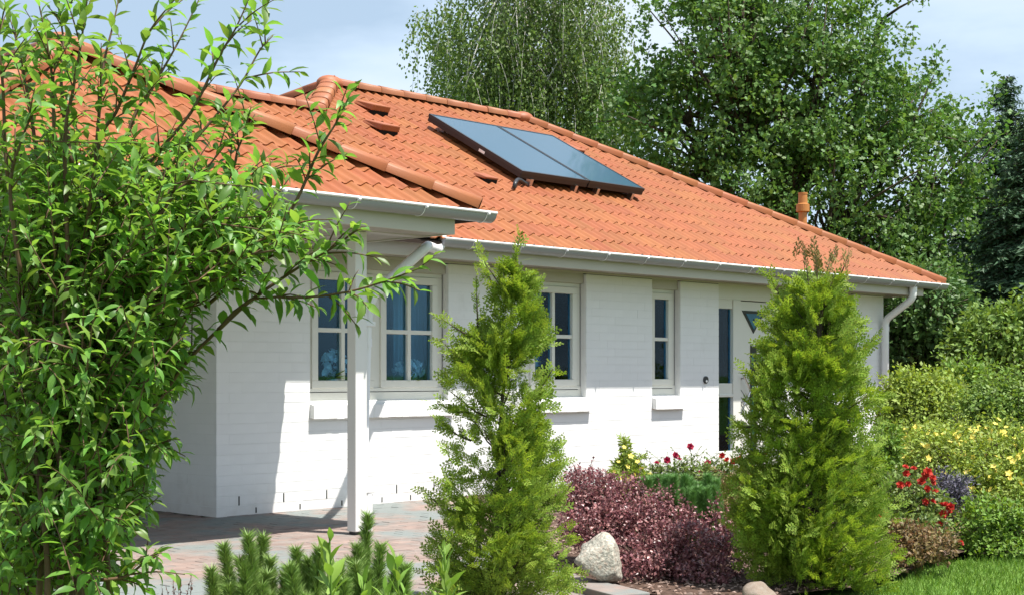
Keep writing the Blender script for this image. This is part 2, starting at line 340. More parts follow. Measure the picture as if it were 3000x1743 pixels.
# --- walls: backing round the openings
parts = []
xs = 0.003
for (a, b, z) in OPEN:
    parts.append(boxp(xs, a - 0.004, 0.0032, OPD, 0, WZ)); parts.append(boxp(a - 0.004, b + 0.004, 0.0032, OPD, 0, z - 0.004)); xs = b + 0.004
parts.append(boxp(xs, WX1 - 0.003, 0.0032, OPD, 0, WZ))
wall = hpart('brick_wall', parts, M['mortar'])
side = hpart('brick_wall', [boxp(0.0032, 0.3, OPD, 3.0, 0, WZ)], M['mortar'])
back = hpart('porch_wall', [boxp(-6.0, 0.3, 3.0, 3.3, 0, WZ)], M['brick'])
endw = hpart('brick_wall', [boxp(WX1 - 0.3, WX1, OPD, 6.2, 0, WZ)], M['brick'])
rear = hpart('brick_wall', [boxp(0.3, WX1 - 0.3, 6.0, 6.3, 0, WZ)], M['brick'])
# --- bricks, running bond, 24 x 7.1 cm
BL, BH, CO = 0.25, 0.0833, 26
WEEP = [(0.219, 1), (0.672, 1), (1.131, 1), (1.935, 1), (2.395, 1), (0.389, 0), (0.844, 0), (1.30, 0), (1.76, 0), (2.104, 0)]
bricks = []      # x0,x1,z0,z1
for c in range(CO):
    z0 = c * BH; z1 = min(z0 + BH - 0.0045, WZ); zm = (z0 + z1) / 2
    ints = []; x = 0.0
    for (a, b, z) in OPEN:
        if zm > z: ints.append((x, a)); x = b
    ints.append((x, WX1))
    for (a, b) in ints:
        e = a - (a % BL) + (0.125 if c % 2 else 0); 
        while e > a: e -= BL
        while e < b - 1e-6:
            s, t = max(e, a), min(e + BL - 0.0004, b)
            if t - s > 0.02: bricks.append((s, t, z0, z1))
            e += BL
def brick_parts(b, y0=0.0, y1=0.03, jit=0.0):
    s, t, z0, z1 = b; j = jit
    cs = [(s, y0 + j, z0), (t, y0 + j, z0), (s, y1, z0), (t, y1, z0), (s, y0 + j, z1), (t, y0 + j, z1), (s, y1, z1), (t, y1, z1)]
    # small rounded arris: pull the front edge in
    v, l, sz = hexp(cs); return v, l, sz
def brick_unit(name):
    bm = bmesh.new(); bmesh.ops.create_cube(bm, size=1.0)
    me = bpy.data.meshes.new(name); bm.to_mesh(me); bm.free(); return me
full = [b for b in bricks if abs((b[1] - b[0]) - 0.2496) < 0.001]
def bkey(b):
    px, py, d = proj([(b[0] + b[1]) / 2, 0, (b[2] + b[3]) / 2]); vis = (px > 640) and (py < 1500) and not (1018 < px < 1100) and not (1270 < px < 1640 and b[2] < 1.9)
    return d + (0 if vis else 50)
full.sort(key=bkey); solo = set(full[:300])
bme = np_mesh('brick', [boxp(0, 0.2496, 0, 0.03, 0, BH - 0.0045)]); bme.materials.append(M['brick'])
for b in full[:300]:
    o = bpy.data.objects.new('brick', bme); COL.objects.link(o); o.parent = wall
    o.location = (b[0], random.gauss(0, 0.00035), b[2] + random.gauss(0, 0.0004)); o.rotation_euler = (random.gauss(0, 0.0012), 0, random.gauss(0, 0.0008))
    o.matrix_parent_inverse = Matrix.Identity(4)
rest = [brick_parts(b, jit=random.gauss(0, 0.00035)) for b in bricks if b not in solo]
# side wall bricks (face x = 0)
for c in range(CO):
    z0 = c * BH; y = 0.03 if c % 2 == 0 else 0.03 - 0.125
    while y < 3.0:
        s, t = max(y, 0.03), min(y + BL - 0.0004, 3.0)
        if t - s > 0.02:
            j = random.gauss(0, 0.00035); rest.append(boxp(j, 0.03, s, t, z0, min(z0 + BH - 0.0045, WZ)))
        y += BL
bw = tag(hpart('brickwork', rest, M['brick'], parent=wall), kind='stuff'); bw.matrix_parent_inverse = Matrix.Identity(4)
for (x, r_) in WEEP:
    z0 = 0.083 if r_ else 0.012; hh = 0.075 if r_ else 0.045
    o = hpart('weep_shade_box', [boxp(x - 0.006, x + 0.006, -0.0015, 0.02, z0, z0 + hh)], M['dark'], parent=wall); o.matrix_parent_inverse = Matrix.Identity(4)  # dark box just proud of the wall, stands for shade in an open joint

# black strips standing for the shade in the gap between brick tops and soffit
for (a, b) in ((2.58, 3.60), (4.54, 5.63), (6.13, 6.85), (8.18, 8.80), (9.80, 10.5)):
    hpart('gap_shade_strip', [boxp(a + 0.01, b - 0.01, -0.002, 0.05, WZ, WZ + 0.017)], M['dark'])

# --- soffit, fascia, gutters
PITCH = math.atan(0.543); TP = 0.543
XE, YE, ZE = 11.30, -0.50, 2.32         # eave corner of the main roof (tile plane)
XL = -6.6                                # left end of the main roof
parts = []
w = 0.1005
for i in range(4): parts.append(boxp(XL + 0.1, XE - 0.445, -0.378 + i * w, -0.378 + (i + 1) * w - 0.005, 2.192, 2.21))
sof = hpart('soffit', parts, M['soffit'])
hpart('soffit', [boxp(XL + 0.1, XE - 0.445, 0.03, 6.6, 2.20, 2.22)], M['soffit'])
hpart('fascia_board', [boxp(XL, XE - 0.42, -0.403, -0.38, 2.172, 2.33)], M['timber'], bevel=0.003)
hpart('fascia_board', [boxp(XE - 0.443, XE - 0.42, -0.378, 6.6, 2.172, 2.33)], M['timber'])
hpart('wall_plate_trim', [boxp(0.0, WX1, -0.028, -0.003, 2.174, 2.19)], M['timber'])
def gutter(name, x0, x1, y, z, r=0.070, parent=None):
    """half round gutter along x with rolled bead; y = centre line, z = rim height"""
    n = 12; prof = []
    for k in range(n + 1):
        a = math.pi + math.pi * k / n; prof.append((y + r * math.cos(a), z + r * math.sin(a)))
    inner = [(y + (r - 0.004) * math.cos(math.pi + math.pi * k / n), z + (r - 0.004) * math.sin(math.pi + math.pi * k / n)) for k in range(n, -1, -1)]
    pr = prof + inner; m = len(pr)
    V = np.array([(x, a, b) for x in (x0, x1) for a, b in pr]); lp = []; sz = []
    for j in range(m): lp += [j, (j + 1) % m, m + (j + 1) % m, m + j]; sz.append(4)
    g = hpart(name, [(V, np.array(lp), np.array(sz))], M['gutter'], smooth=False)
    for p in g.data.polygons: p.use_smooth = True
    bead = tube([(x0, y - r - 0.002, z), (x1, y - r - 0.002, z)], 0.0115, 10)
    o = hpart('gutter_bead', [bead], M['pvc'], smooth=True, parent=g); o.matrix_parent_inverse = Matrix.Identity(4)
    for xx, nm in ((x0, 'end_cap'), (x1, 'end_cap')):
        pts = [(xx, a, b) for a, b in prof]; pts2 = [(xx + 0.004, a, b) for a, b in prof]; k = len(prof)
        V = np.array(pts + pts2); lp = list(range(k)) + [k + q for q in range(k)][::-1]
        o = hpart(nm, [(V, np.array(lp), np.array([k, k]))], M['gutter'], parent=g); o.matrix_parent_inverse = Matrix.Identity(4)
    for xx in np.arange(x0 + 0.35, x1 - 0.05, 0.62):
        pts = [(xx, y + (r + 0.003) * math.cos(a), z + (r + 0.003) * math.sin(a)) for a in np.linspace(math.pi * 1.0, math.pi * 1.75, 9)]
        clip = tube([(xx - 0.006, y - r - 0.016, z - 0.013), (xx + 0.010, y - r - 0.016, z - 0.013)], 0.011, 8)
        o = hpart('gutter_bracket', [tube(pts, 0.0035, 5), clip], M['pvc'], parent=g); o.matrix_parent_inverse = Matrix.Identity(4)
    return g
gutter('gutter', 2.02, 11.30, -0.475, 2.335)
gutter('gutter', -3.9, 0.89, -2.20, 2.335)

# --- downpipes
def pipe(name, ctrl, r, m=None):
    P = []
    ctrl = [np.array(c, float) for c in ctrl]
    P.append(ctrl[0])
    for i in range(1, len(ctrl) - 1):
        a, b, c = ctrl[i - 1:i + 2]; k = 0.075
        u = (a - b) / np.linalg.norm(a - b); v = (c - b) / np.linalg.norm(c - b)
        for t in np.linspace(0, 1, 6): P.append((1 - t) ** 2 * (b + u * k) + 2 * t * (1 - t) * b + t * t * (b + v * k))
    P.append(ctrl[-1])
    o = hpart(name, [tube(P, r, 16)], m or M['pvc'], smooth=True)
    for i in (1, len(ctrl) - 2):
        b = ctrl[i]; c = ctrl[i + 1] if i == len(ctrl) - 2 else ctrl[i - 1]; u = (c - b) / np.linalg.norm(c - b)
        q = hpart('pipe_collar', [tube([b + u * 0.09, b + u * 0.15], r * 1.1, 16)], m or M['pvc'], parent=o, smooth=False); q.matrix_parent_inverse = Matrix.Identity(4)
    return o
dp = pipe('downpipe', [(10.50, -0.46, 2.29), (10.50, -0.46, 2.13), (10.47, -0.075, 1.86), (10.47, -0.075, 0.0)], 0.046)
dp2 = pipe('downpipe', [(2.06, -0.46, 2.30), (2.0, -0.47, 2.235), (0.76, -1.66, 2.12), (0.23, -1.62, 1.72), (0.20, -1.60, 1.5), (0.20, -1.60, 0.10)], 0.040)
o = hpart('pipe_foot', [tube([(0.20, -1.60, 0.0), (0.20, -1.60, 0.27)], 0.047, 16)], M['pvc'], parent=dp2, smooth=False); o.matrix_parent_inverse = Matrix.Identity(4)
for zz in (1.50, 0.28):
    o = hpart('pipe_clip', [boxp(0.15, 0.25, -1.65, -1.55, zz, zz + 0.035)], M['pvc'], parent=dp2, bevel=0.004); o.matrix_parent_inverse = Matrix.Identity(4)

# --- porch carpentry
PX1, PY0 = 0.84, -2.20; PW = 2.2; PX0 = PX1 - 2 * PW
hpart('porch_post', [boxp(-0.062, 0.045, -1.79, -1.695, 0.02, 2.17)], M['post'], bevel=0.006)
hpart('post_shoe', [boxp(-0.05, 0.033, -1.78, -1.705, 0.0, 0.022)], M['metal_dark'])
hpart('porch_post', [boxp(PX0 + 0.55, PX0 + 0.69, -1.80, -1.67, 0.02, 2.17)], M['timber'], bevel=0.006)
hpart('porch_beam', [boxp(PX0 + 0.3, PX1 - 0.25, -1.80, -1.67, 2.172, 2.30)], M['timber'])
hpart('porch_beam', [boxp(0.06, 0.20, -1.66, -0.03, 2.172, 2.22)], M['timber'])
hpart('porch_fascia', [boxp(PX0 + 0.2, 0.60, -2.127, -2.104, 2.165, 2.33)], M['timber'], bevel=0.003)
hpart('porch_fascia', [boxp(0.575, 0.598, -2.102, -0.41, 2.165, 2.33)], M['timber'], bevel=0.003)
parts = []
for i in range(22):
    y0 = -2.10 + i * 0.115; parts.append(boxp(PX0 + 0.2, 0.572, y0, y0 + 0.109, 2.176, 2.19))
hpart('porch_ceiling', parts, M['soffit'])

# --- roofs
TW, GA, TL = 0.27, 0.300, 0.375
def tile_template():
    nu = 21; us = np.linspace(0, TW + 0.012, nu)
    def h(u):
        p = (u / (TW / 2)) % 1.0
        return 0.036 * (0.5 - 0.5 * math.cos(2 * math.pi * p)) ** 1.6 + 0.010 * (0.5 + 0.5 * math.cos(2 * math.pi * p)) ** 3
    V = []
    for (v, lift) in ((0.0, 0.012), (TL, 0.0)):
        for u in us: V.append((u, v, h(u) + lift))
    for (v, dz) in ((0.0, 0.012), (0.002, 0.0005), (0.002, 0.0005), (0.05, -0.002)):      # nose and underside keep their own vertices
        for u in us: V.append((u, v, h(u) + dz))
    f = []
    for i in range(nu - 1):
        f.append((i, i + 1, nu + i + 1, nu + i)); f.append((3 * nu + i, 3 * nu + i + 1, 2 * nu + i + 1, 2 * nu + i)); f.append((5 * nu + i, 5 * nu + i + 1, 4 * nu + i + 1, 4 * nu + i))
    return np.array(V), f
TV, TF = tile_template()
tme = np_mesh('roof_tile', [(TV, np.concatenate(TF), np.full(len(TF), 4))], smooth=True); tme.materials.append(M['tile'])
TILES = []      # (score, matrix, plane polygon planes to cut by or None, owner)
def plane_tiles(O, U, Vv, ncol, nrow, cuts, owner, visible):
    """O eave start; cuts: list of (point, normal) vertical planes, keep the side the normal points away from"""
    O = np.array(O); U = nrm(U); Vv = nrm(Vv); Nn = np.cross(U, Vv)
    for j in range(nrow):
        for i in range(ncol):
            b = O + U * (i * TW) + Vv * (j * GA)
            cs = np.array([b + U * u + Vv * v for u in (0, TW) for v in (0, TL)])
            cut = []
            dead = False
            for (p, n) in cuts:
                s = (cs - p) @ n
                if (s > 0).all(): dead = True
                elif (s > 0).any(): cut.append((p, n))
            if dead: continue
            mtx = Matrix(((U[0], Vv[0], Nn[0], b[0]), (U[1], Vv[1], Nn[1], b[1]), (U[2], Vv[2], Nn[2], b[2]), (0, 0, 0, 1)))
            c = cs.mean(0); px, py, d = proj(c)
            vis = visible and -50 < px < 3050 and py > 0
            if vis and owner[0] == 'main':
                line = 600 + (px - 1427) * 0.397
                vis = (px > 1440) or (py < line - 25)
            TILES.append([d + (0 if vis and not cut else 100), mtx, cut, owner])
cp, sp = math.cos(PITCH), math.sin(PITCH)
WM = 4.0; YR = YE + WM; ZR = ZE + WM * TP; XB = XE - WM; XA = 4.03           # main ridge
ZLOW = 3.93; YLOW = YE + (ZLOW - ZE) / TP; SLOW = YR - YLOW                  # lower ridge of the part to the left
XLOW = XA - SLOW
s2 = math.sqrt(0.5)
front_cuts = [((XE, YE, 0), np.array([s2, s2, 0])), ((0, YR, 0), np.array([0, 1.0, 0]))]
# left of XA the front plane ends at the left hip, then at the low ridge
main_deck = []
def deck(pts, off=-0.012):
    v = np.array(pts, float); v[:, 2] += off; k = len(v); v2 = v.copy(); v2[:, 2] -= 0.03
    lp = list(range(k)) + [k + q for q in range(k)][::-1]; sz = [k, k]
    for q in range(k): lp += [q, k + q, k + (q + 1) % k, (q + 1) % k]; sz.append(4)
    return np.vstack([v, v2]), np.array(lp), np.array(sz)
zf = lambda y: ZE + (y - YE) * TP
main_deck.append(deck([(XL, YE, ZE), (XE, YE, ZE), (XB, YR, ZR), (XA, YR, ZR), (XLOW, YLOW, ZLOW), (XL, YLOW, ZLOW)]))
main_deck.append(deck([(XE, YE, ZE), (XE, YR + WM, ZE), (XB, YR, ZR)]))
main_deck.append(deck([(XE, YR + WM, ZE), (XL, YR + WM, ZE), (XL, YR, ZR - 1.2), (XA - 1.0, YR, ZR - 1.2), (XA, YR, ZR), (XB, YR, ZR)]))
main_deck.append(deck([(XA, YR, ZR), (XLOW, YR + SLOW, ZLOW), (XLOW, YLOW, ZLOW)]))
mroof = hpart('roof', main_deck, M['deck'])
plane_tiles((XL, YE, ZE), (1, 0, 0), (0, cp, sp), 68, 16, front_cuts + [], ('main', mroof), True)
# drop tiles beyond the left hip / low ridge
keep = []
for t in TILES:
    c = np.array(t[1] @ Vector((TW / 2, TL / 2, 0)))
    if c[0] < XA:
        lim = max(YLOW, YR - (XA - c[0]))
        if c[1] > lim + 0.16: continue
        if c[1] > lim - 0.2:
            if c[0] > XLOW: t[2] = t[2] + [((XA, YR, 0), np.array([-s2, s2, 0]))]
            else: t[2] = t[2] + [((0, YLOW, 0), np.array([0, 1.0, 0]))]
            t[0] += 100
    keep.append(t)
TILES = keep
plane_tiles((XE, YE, ZE), (0, 1, 0), (-cp, 0, sp), 30, 16, [((XE, YE, 0), np.array([-s2, -s2, 0])), ((XB, YR, 0), np.array([-s2, s2, 0]))], ('end', mroof), False)
plane_tiles((XLOW, YR + SLOW, ZLOW - 0.0), (0, -1, 0), (cp, 0, sp), 12, 6, [((XA, YR, 0), np.array([s2, s2, 0])), ((XA, YR, 0), np.array([s2, -s2, 0])), ], ('left', mroof), False)
# porch roof
ZP = ZE + PW * TP; YP = PY0 + PW; XP = PX1 - PW
YV = YE + (ZP - ZE) / TP                         # where the porch ridge meets the main plane
pdeck = [deck([(PX0, PY0, ZE), (PX1, PY0, ZE), (XP, YP, ZP)]),
         deck([(PX1, PY0, ZE), (PX1, YE, ZE), (XP, YV, ZP), (XP, YP, ZP)]),
         deck([(PX0, YE, ZE), (PX0, PY0, ZE), (XP, YP, ZP), (XP, YV, ZP)])]
proof = hpart('porch_roof', pdeck, M['deck'])
plane_tiles((PX0, PY0, ZE), (1, 0, 0), (0, cp, sp), 17, 9, [((PX1, PY0, 0), np.array([s2, s2, 0])), ((PX0, PY0, 0), np.array([-s2, s2, 0]))], ('porch', proof), True)
plane_tiles((PX1, PY0, ZE), (0, 1, 0), (-cp, 0, sp), 16, 9, [((PX1, PY0, 0), np.array([-s2, -s2, 0])), ((PX1, YE, 0), np.array([s2, s2, 0])), ((XP, 0, 0), np.array([-1.0, 0, 0]))], ('porchside', proof), False)
TILES.sort(key=lambda t: t[0])
solo_t = [t for t in TILES if not t[2] and t[0] < 90][:300]; solo_id = set(id(t) for t in solo_t)
inv = Matrix.Identity(4)
for t in solo_t:
    o = bpy.data.objects.new('roof_tile', tme); COL.objects.link(o); o.parent = t[3][1]; o.matrix_parent_inverse = inv
    o.matrix_basis = t[1] @ Matrix.Translation((random.gauss(0, 0.002), random.gauss(0, 0.004), random.gauss(0, 0.0015))) @ Matrix.Rotation(random.gauss(0, 0.006), 4, 'Z')
for owner in (mroof, proof):
    ps = []
    for t in TILES:
        if id(t) in solo_id or t[3][1] is not owner: continue
        mt = np.array(t[1]); J = mt[:3, :3]; jit = J @ np.array([random.gauss(0, 0.002), random.gauss(0, 0.004), random.gauss(0, 0.0015)])
        V = TV @ J.T + mt[:3, 3] + jit
        if not t[2]: ps.append((V, np.concatenate(TF), np.full(len(TF), 4)))
        else:
            bm = bmesh.new(); vv = [bm.verts.new(v) for v in V]
            for f in TF: bm.faces.new([vv[k] for k in f])
            for (p, n) in t[2]:
                bmesh.ops.bisect_plane(bm, geom=bm.verts[:] + bm.edges[:] + bm.faces[:], plane_co=p, plane_no=n, clear_outer=True)
            if len(bm.faces):
                bm.verts.ensure_lookup_table(); bm.verts.index_update()
                ps.append((np.array([v.co[:] for v in bm.verts]), np.array([v.index for f in bm.faces for v in f.verts]), np.array([len(f.verts) for f in bm.faces])))
            bm.free()
    o = tag(hpart('roof_tiling', ps, M['tile'], smooth=True, parent=owner), kind='stuff'); o.matrix_parent_inverse = inv

# hip and ridge caps
def cap_template(Lc=0.40, w0=0.100, w1=0.110, hgt=0.070):
    k = 11; V = []
    for (v, wd, hh) in ((0.0, w1, hgt + 0.012), (Lc, w0, hgt - 0.004)):
        for q in range(k):
            a = math.pi * q / (k - 1); ca, sa = math.cos(a), math.sin(a)
            x = wd * math.copysign(abs(ca) ** 0.75, ca); z = hh * abs(sa) ** 0.85 - 0.035 * (abs(ca) > 0.98)
            V.append((x, v, z))
    V += [(x * 0.9, 0.0, z - 0.016 if z > 0 else z) for x, _, z in V[:k]]
    f = [(q + 1, q, k + q, k + q + 1) for q in range(k - 1)] + [(q, q + 1, 2 * k + q + 1, 2 * k + q) for q in range(k - 1)]
    return np.array(V), f
CV, CF = cap_template()
cme = np_mesh('ridge_tile', [(CV, np.concatenate(CF), np.full(len(CF), 4))], smooth=True); cme.materials.append(M['ridge'])
for p in cme.polygons:
    if p.index >= 10: p.use_smooth = False
def caps(a, b, owner, step=0.345, drop=0.0, wide=0.86, name='ridge_tile', high=0.82):
    a = np.array(a, float); b = np.array(b, float); Ln = np.linalg.norm(b - a); d = (b - a) / Ln
    x = nrm(np.cross(d, [0, 0, 1.0])); z = np.cross(x, d); n = int(round(Ln / step)); st = Ln / n
    for i in range(n):
        p = a + d * (i * st) + z * drop
        o = bpy.data.objects.new(name, cme); COL.objects.link(o); o.parent = owner; o.matrix_parent_inverse = inv
        mt = Matrix(((x[0] * wide, d[0], z[0] * high, p[0]), (x[1] * wide, d[1], z[1] * high, p[1]), (x[2] * wide, d[2], z[2] * high, p[2]), (0, 0, 0, 1)))
        o.matrix_basis = mt @ Matrix.Rotation(random.gauss(0, 0.008), 4, 'Z') @ Matrix.Rotation(random.gauss(0.012, 0.006), 4, 'X')
cz = 0.045
caps((XA, YR, ZR + cz), (XB, YR, ZR + cz), mroof)
caps((XE - 0.02, YE + 0.02, ZE + cz), (XB, YR, ZR + cz), mroof)
caps((XLOW, YLOW, ZLOW + cz), (XA, YR, ZR + cz), mroof, step=0.30, wide=1.05)
caps((XLOW, YR + SLOW, ZLOW + cz), (XA, YR, ZR + cz), mroof, step=0.34)
caps((-1.0, YLOW, ZLOW + cz), (XLOW, YLOW, ZLOW + cz), mroof)
caps((PX1 - 0.03, PY0 + 0.03, ZE + cz + 0.02), (XP, YP, ZP + cz + 0.02), proof, step=0.36, wide=1.15)
caps((PX0, PY0, ZE + cz), (XP, YP, ZP + cz), proof, step=0.34, wide=1.1)
caps((XP, YV, ZP + cz), (XP, YP, ZP + cz), proof)
# rounded hub where the hips meet the ridge
for (c, ow) in (((XA, YR, ZR + cz - 0.01), mroof), ((XB, YR, ZR + cz - 0.01), mroof), ((XP, YP, ZP + cz), proof)):
    bm = bmesh.new(); bmesh.ops.create_uvsphere(bm, u_segments=18, v_segments=10, radius=1.0)
    for v in bm.verts: v.co = Vector((v.co.x * 0.17, v.co.y * 0.14, v.co.z * 0.095))
    me = bpy.data.meshes.new('hub_tile'); bm.to_mesh(me); bm.free()
    for p in me.polygons: p.use_smooth = True
    o = link('hub_tile', me, M['ridge'], ow); o.matrix_parent_inverse = inv; o.location = c
# vents, flue
def on_main(x, y, lift=0.0): return np.array([x, y, zf(y) + lift])
def vent(x, y, w=0.26, l=0.34, h=0.075):
    U = np.array([1.0, 0, 0]); V = np.array([0, cp, sp]); Nn = np.array([0, -sp, cp]); b = on_main(x, y)
    def P(u, v, n): return b + U * u + V * v + Nn * n
    hood = [P(-w / 2, 0, .065), P(w / 2, 0, .065), P(-w / 2, l, .02), P(w / 2, l, .02), P(-w / 2, 0, .065 + h), P(w / 2, 0, .065 + h), P(-w / 2 * .8, l, .065), P(w / 2 * .8, l, .065)]
    o = hpart('vent_tile', [hexp(hood)], M['ridge'], parent=mroof, bevel=0.012); o.matrix_parent_inverse = inv
    mouth = [P(-w / 2 + .015, -0.004, .02), P(w / 2 - .015, -0.004, .02), P(-w / 2 + .015, .05, .02), P(w / 2 - .015, .05, .02), P(-w / 2 + .015, -0.004, .067), P(w / 2 - .015, -0.004, .067), P(-w / 2 + .015, .05, .064), P(w / 2 - .015, .05, .064)]
    q = hpart('mouth_shade_block', [hexp(mouth)], M['dark'], parent=mroof); q.matrix_parent_inverse = inv  # solid dark block stands for the shade inside the hood opening
vent(4.05, 2.66); vent(3.62, 2.02); vent(4.12, 0.98, 0.20, 0.20, 0.03); vent(7.18, 2.42, 0.22, 0.3, 0.03)
fp = at(2352, 640, 20.4)
fl = lambda z: (fp[0], fp[1], z)
o = hpart('vent_flue', [tube([fl(2.8), fl(3.40)], 0.058, 20), tube([fl(3.392), fl(3.40), fl(3.50), fl(3.512)], [0.075, 0.092, 0.092, 0.066], 20), tube([fl(3.505), fl(3.655)], [0.066, 0.060], 20), tube([fl(3.640), fl(3.662)], 0.066, 20)], M['flue'], parent=mroof, smooth=False)
o.matrix_parent_inverse = inv

# --- windows
FY = 0.085
def window(x0, x1, z0, sashes, label=None):
    """opening x0..x1; sashes = list of (gx0, gx1, columns); glass 1.095..1.965"""
    fr = [boxp(x0, x1, FY, FY + 0.07, 2.035, 2.075), boxp(x0, x1, FY - 0.01, FY + 0.07, 0.905, 1.030), boxp(x0, sashes[0][0] - 0.062, FY, FY + 0.07, 1.03, 2.035), boxp(sashes[-1][1] + 0.062, x1, FY, FY + 0.07, 1.03, 2.035)]
    for i in range(len(sashes) - 1):
        fr.append(boxp(sashes[i][1] + 0.062, sashes[i + 1][0] - 0.062, FY, FY + 0.07, 1.03, 2.035))
    wdw = hpart('window', fr, M['frame'], bevel=0.004)
    def sub(name, parts, m, **k):
        o = hpart(name, parts, m, parent=wdw, **k); o.matrix_parent_inverse = inv; return o
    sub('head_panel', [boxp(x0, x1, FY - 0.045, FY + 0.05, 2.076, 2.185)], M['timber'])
    sub('head_trim', [boxp(x0, x1, FY - 0.02, FY + 0.03, 2.072, 2.083)], M['timber'])
    sub('sealing_gap', [boxp(x1 - 0.0045, x1 - 0.0005, FY - 0.003, FY + 0.01, 0.93, 2.07)], M['casing'])
    sub('drip_shade_strip', [boxp(x0 + 0.05, x1 - 0.05, FY - 0.0115, FY + 0.0, 0.990, 0.996)], M['dark'])  # dark strip on the frame, stands for the shade of a drip groove
    for (g0, g1, nc) in sashes:
        a, b, c, d = g0, g1, 1.095, 1.965; s = 0.068; y0 = FY - 0.018; y1 = FY + 0.05
        sub('sash_frame', [boxp(a - s, b + s, y0, y1, c - s, c), boxp(a - s, b + s, y0, y1, d, d + s), boxp(a - s, a, y0, y1, c, d), boxp(b, b + s, y0, y1, c, d)], M['frame'], bevel=0.005)
        cols = np.linspace(a, b, nc + 1); zs = [c, 1.53, d]
        for k in range(1, nc): sub('glazing_bar', [boxp(cols[k] - 0.021, cols[k] + 0.021, y0 + 0.008, y1, c, d)], M['frame'], bevel=0.004)
        sub('glazing_bar', [boxp(a, b, y0 + 0.010, y1 - 0.002, 1.53 - 0.019, 1.53 + 0.019)], M['frame'], bevel=0.004)
        for k in range(nc):
            for r_ in range(2):
                sub('pane', [boxp(cols[k], cols[k + 1], FY + 0.018, FY + 0.024, zs[r_], zs[r_ + 1])], M['glass'])
    # rowlock brick sill
    n = max(2, int(round((x1 - x0 + 0.05) / 0.083))); st = (x1 - x0 + 0.05) / n
    for k in range(n):
        a = x0 - 0.0 + k * st; b = a + st - 0.0012; jz = random.gauss(0, 0.0012)
        cs = [(a, -0.055, 0.768 + jz), (b, -0.055, 0.768 + jz), (a, 0.07, 0.79), (b, 0.07, 0.79), (a, -0.055, 0.882 + jz), (b, -0.055, 0.882 + jz), (a, 0.07, 0.922), (b, 0.07, 0.922)]
        sub('sill_brick', [hexp(cs)], M['brick'], bevel=0.0015)
    return wdw
window(0.95, 2.58, 0.9, [(1.095, 1.660, 2), (1.875, 2.440, 2)])
window(3.60, 4.54, 0.9, [(3.84, 4.405, 2)])
window(5.63, 6.13, 0.9, [(5.762, 6.004, 1)])
window(8.80, 9.80, 0.9, [(8.99, 9.62, 2)])
# --- door with side light
def dsub(name, parts, m, par, **k):
    o = hpart(name, parts, m, parent=par, **k); o.matrix_parent_inverse = inv; return o
door = hpart('door', [boxp(7.40, 8.05, FY + 0.004, FY + 0.06, 0.06, 2.002)], M['frame'], bevel=0.004)
dsub('door_frame', [boxp(6.85, 8.18, FY, FY + 0.07, 2.012, 2.185), boxp(6.85, 6.965, FY, FY + 0.07, 0.03, 2.012), boxp(7.24, 7.392, FY - 0.012, FY + 0.07, 0.03, 2.012), boxp(8.058, 8.18, FY, FY + 0.07, 0.03, 2.012),
     boxp(6.965, 7.24, FY, FY + 0.07, 1.905, 2.012), boxp(6.965, 7.24, FY, FY + 0.07, 0.90, 1.043), boxp(6.965, 7.24, FY, FY + 0.07, 0.03, 0.26)], M['frame'], door, bevel=0.004)
dsub('rail_moulding', [boxp(6.965, 7.24, FY - 0.015, FY + 0.01, 0.885, 0.915)], M['frame'], door, bevel=0.005)
dsub('pane', [boxp(6.965, 7.24, FY + 0.03, FY + 0.036, 1.043, 1.905)], M['glass'], door)
dsub('pane', [boxp(6.965, 7.24, FY + 0.03, FY + 0.036, 0.26, 0.90)], M['glass'], door)
def prism(pts, y0, y1):
    k = len(pts); V = [(x, y0, z) for x, z in pts] + [(x, y1, z) for x, z in pts]
    lp = list(range(k))[::-1] + [k + q for q in range(k)]; sz = [k, k]
    for q in range(k): lp += [q, (q + 1) % k, k + (q + 1) % k, k + q]; sz.append(4)
    return np.array(V, float), np.array(lp), np.array(sz)
dsub('triangle_light', [prism([(7.43, 1.895), (7.91, 1.895), (7.666, 1.63)][::-1], FY - 0.004, FY + 0.01)], M['door_lead'], door)
dsub('triangle_glass', [prism([(7.505, 1.86), (7.835, 1.86), (7.668, 1.675)][::-1], FY - 0.0075, FY + 0.005)], M['door_glass'], door)
dsub('triangle_jewel', [prism([(7.645, 1.80), (7.69, 1.80), (7.668, 1.765)][::-1], FY - 0.010, FY + 0.003)], M['door_lead'], door)
dsub('slot_light', [prism([(7.605, 1.50), (7.667, 1.455), (7.73, 1.50), (7.73, 0.20), (7.605, 0.20)][::-1], FY - 0.004, FY + 0.01)], M['door_lead'], door)
for k in range(9):
    z1 = 1.40 - k * 0.13; dsub('slot_glass', [boxp(7.622, 7.672, FY - 0.0075, FY + 0.005, z1 - (0.10 if k % 2 == 0 else 0.05), z1)], M['door_glass'], door)
dsub('handle', [tube([(7.40, FY - 0.045, 1.13), (7.50, FY - 0.055, 0.99), (7.525, FY - 0.055, 0.955)], 0.013, 8), tube([(7.525, FY - 0.055, 0.955), (7.50, FY - 0.055, 0.92), (7.405, FY - 0.045, 0.79)], 0.013, 8), tube([(7.42, FY - 0.045, 1.10), (7.42, FY + 0.01, 1.10)], 0.009, 8), tube([(7.42, FY - 0.045, 0.82), (7.42, FY + 0.01, 0.82)], 0.009, 8)], M['steel'], door)
for k in range(9):      # dark raised bars stand for shade in the door leaf's diagonal grooves
    z = 0.12 + k * 0.085; dsub('groove_shade_bar', [hexp([(7.415, FY + 0.0005, z + 0.16), (7.59, FY + 0.0005, z), (7.415, FY + 0.02, z + 0.16), (7.59, FY + 0.02, z), (7.415, FY + 0.0005, z + 0.167), (7.59, FY + 0.0005, z + 0.007), (7.415, FY + 0.02, z + 0.167), (7.59, FY + 0.02, z + 0.007)])], M['casing'], door)
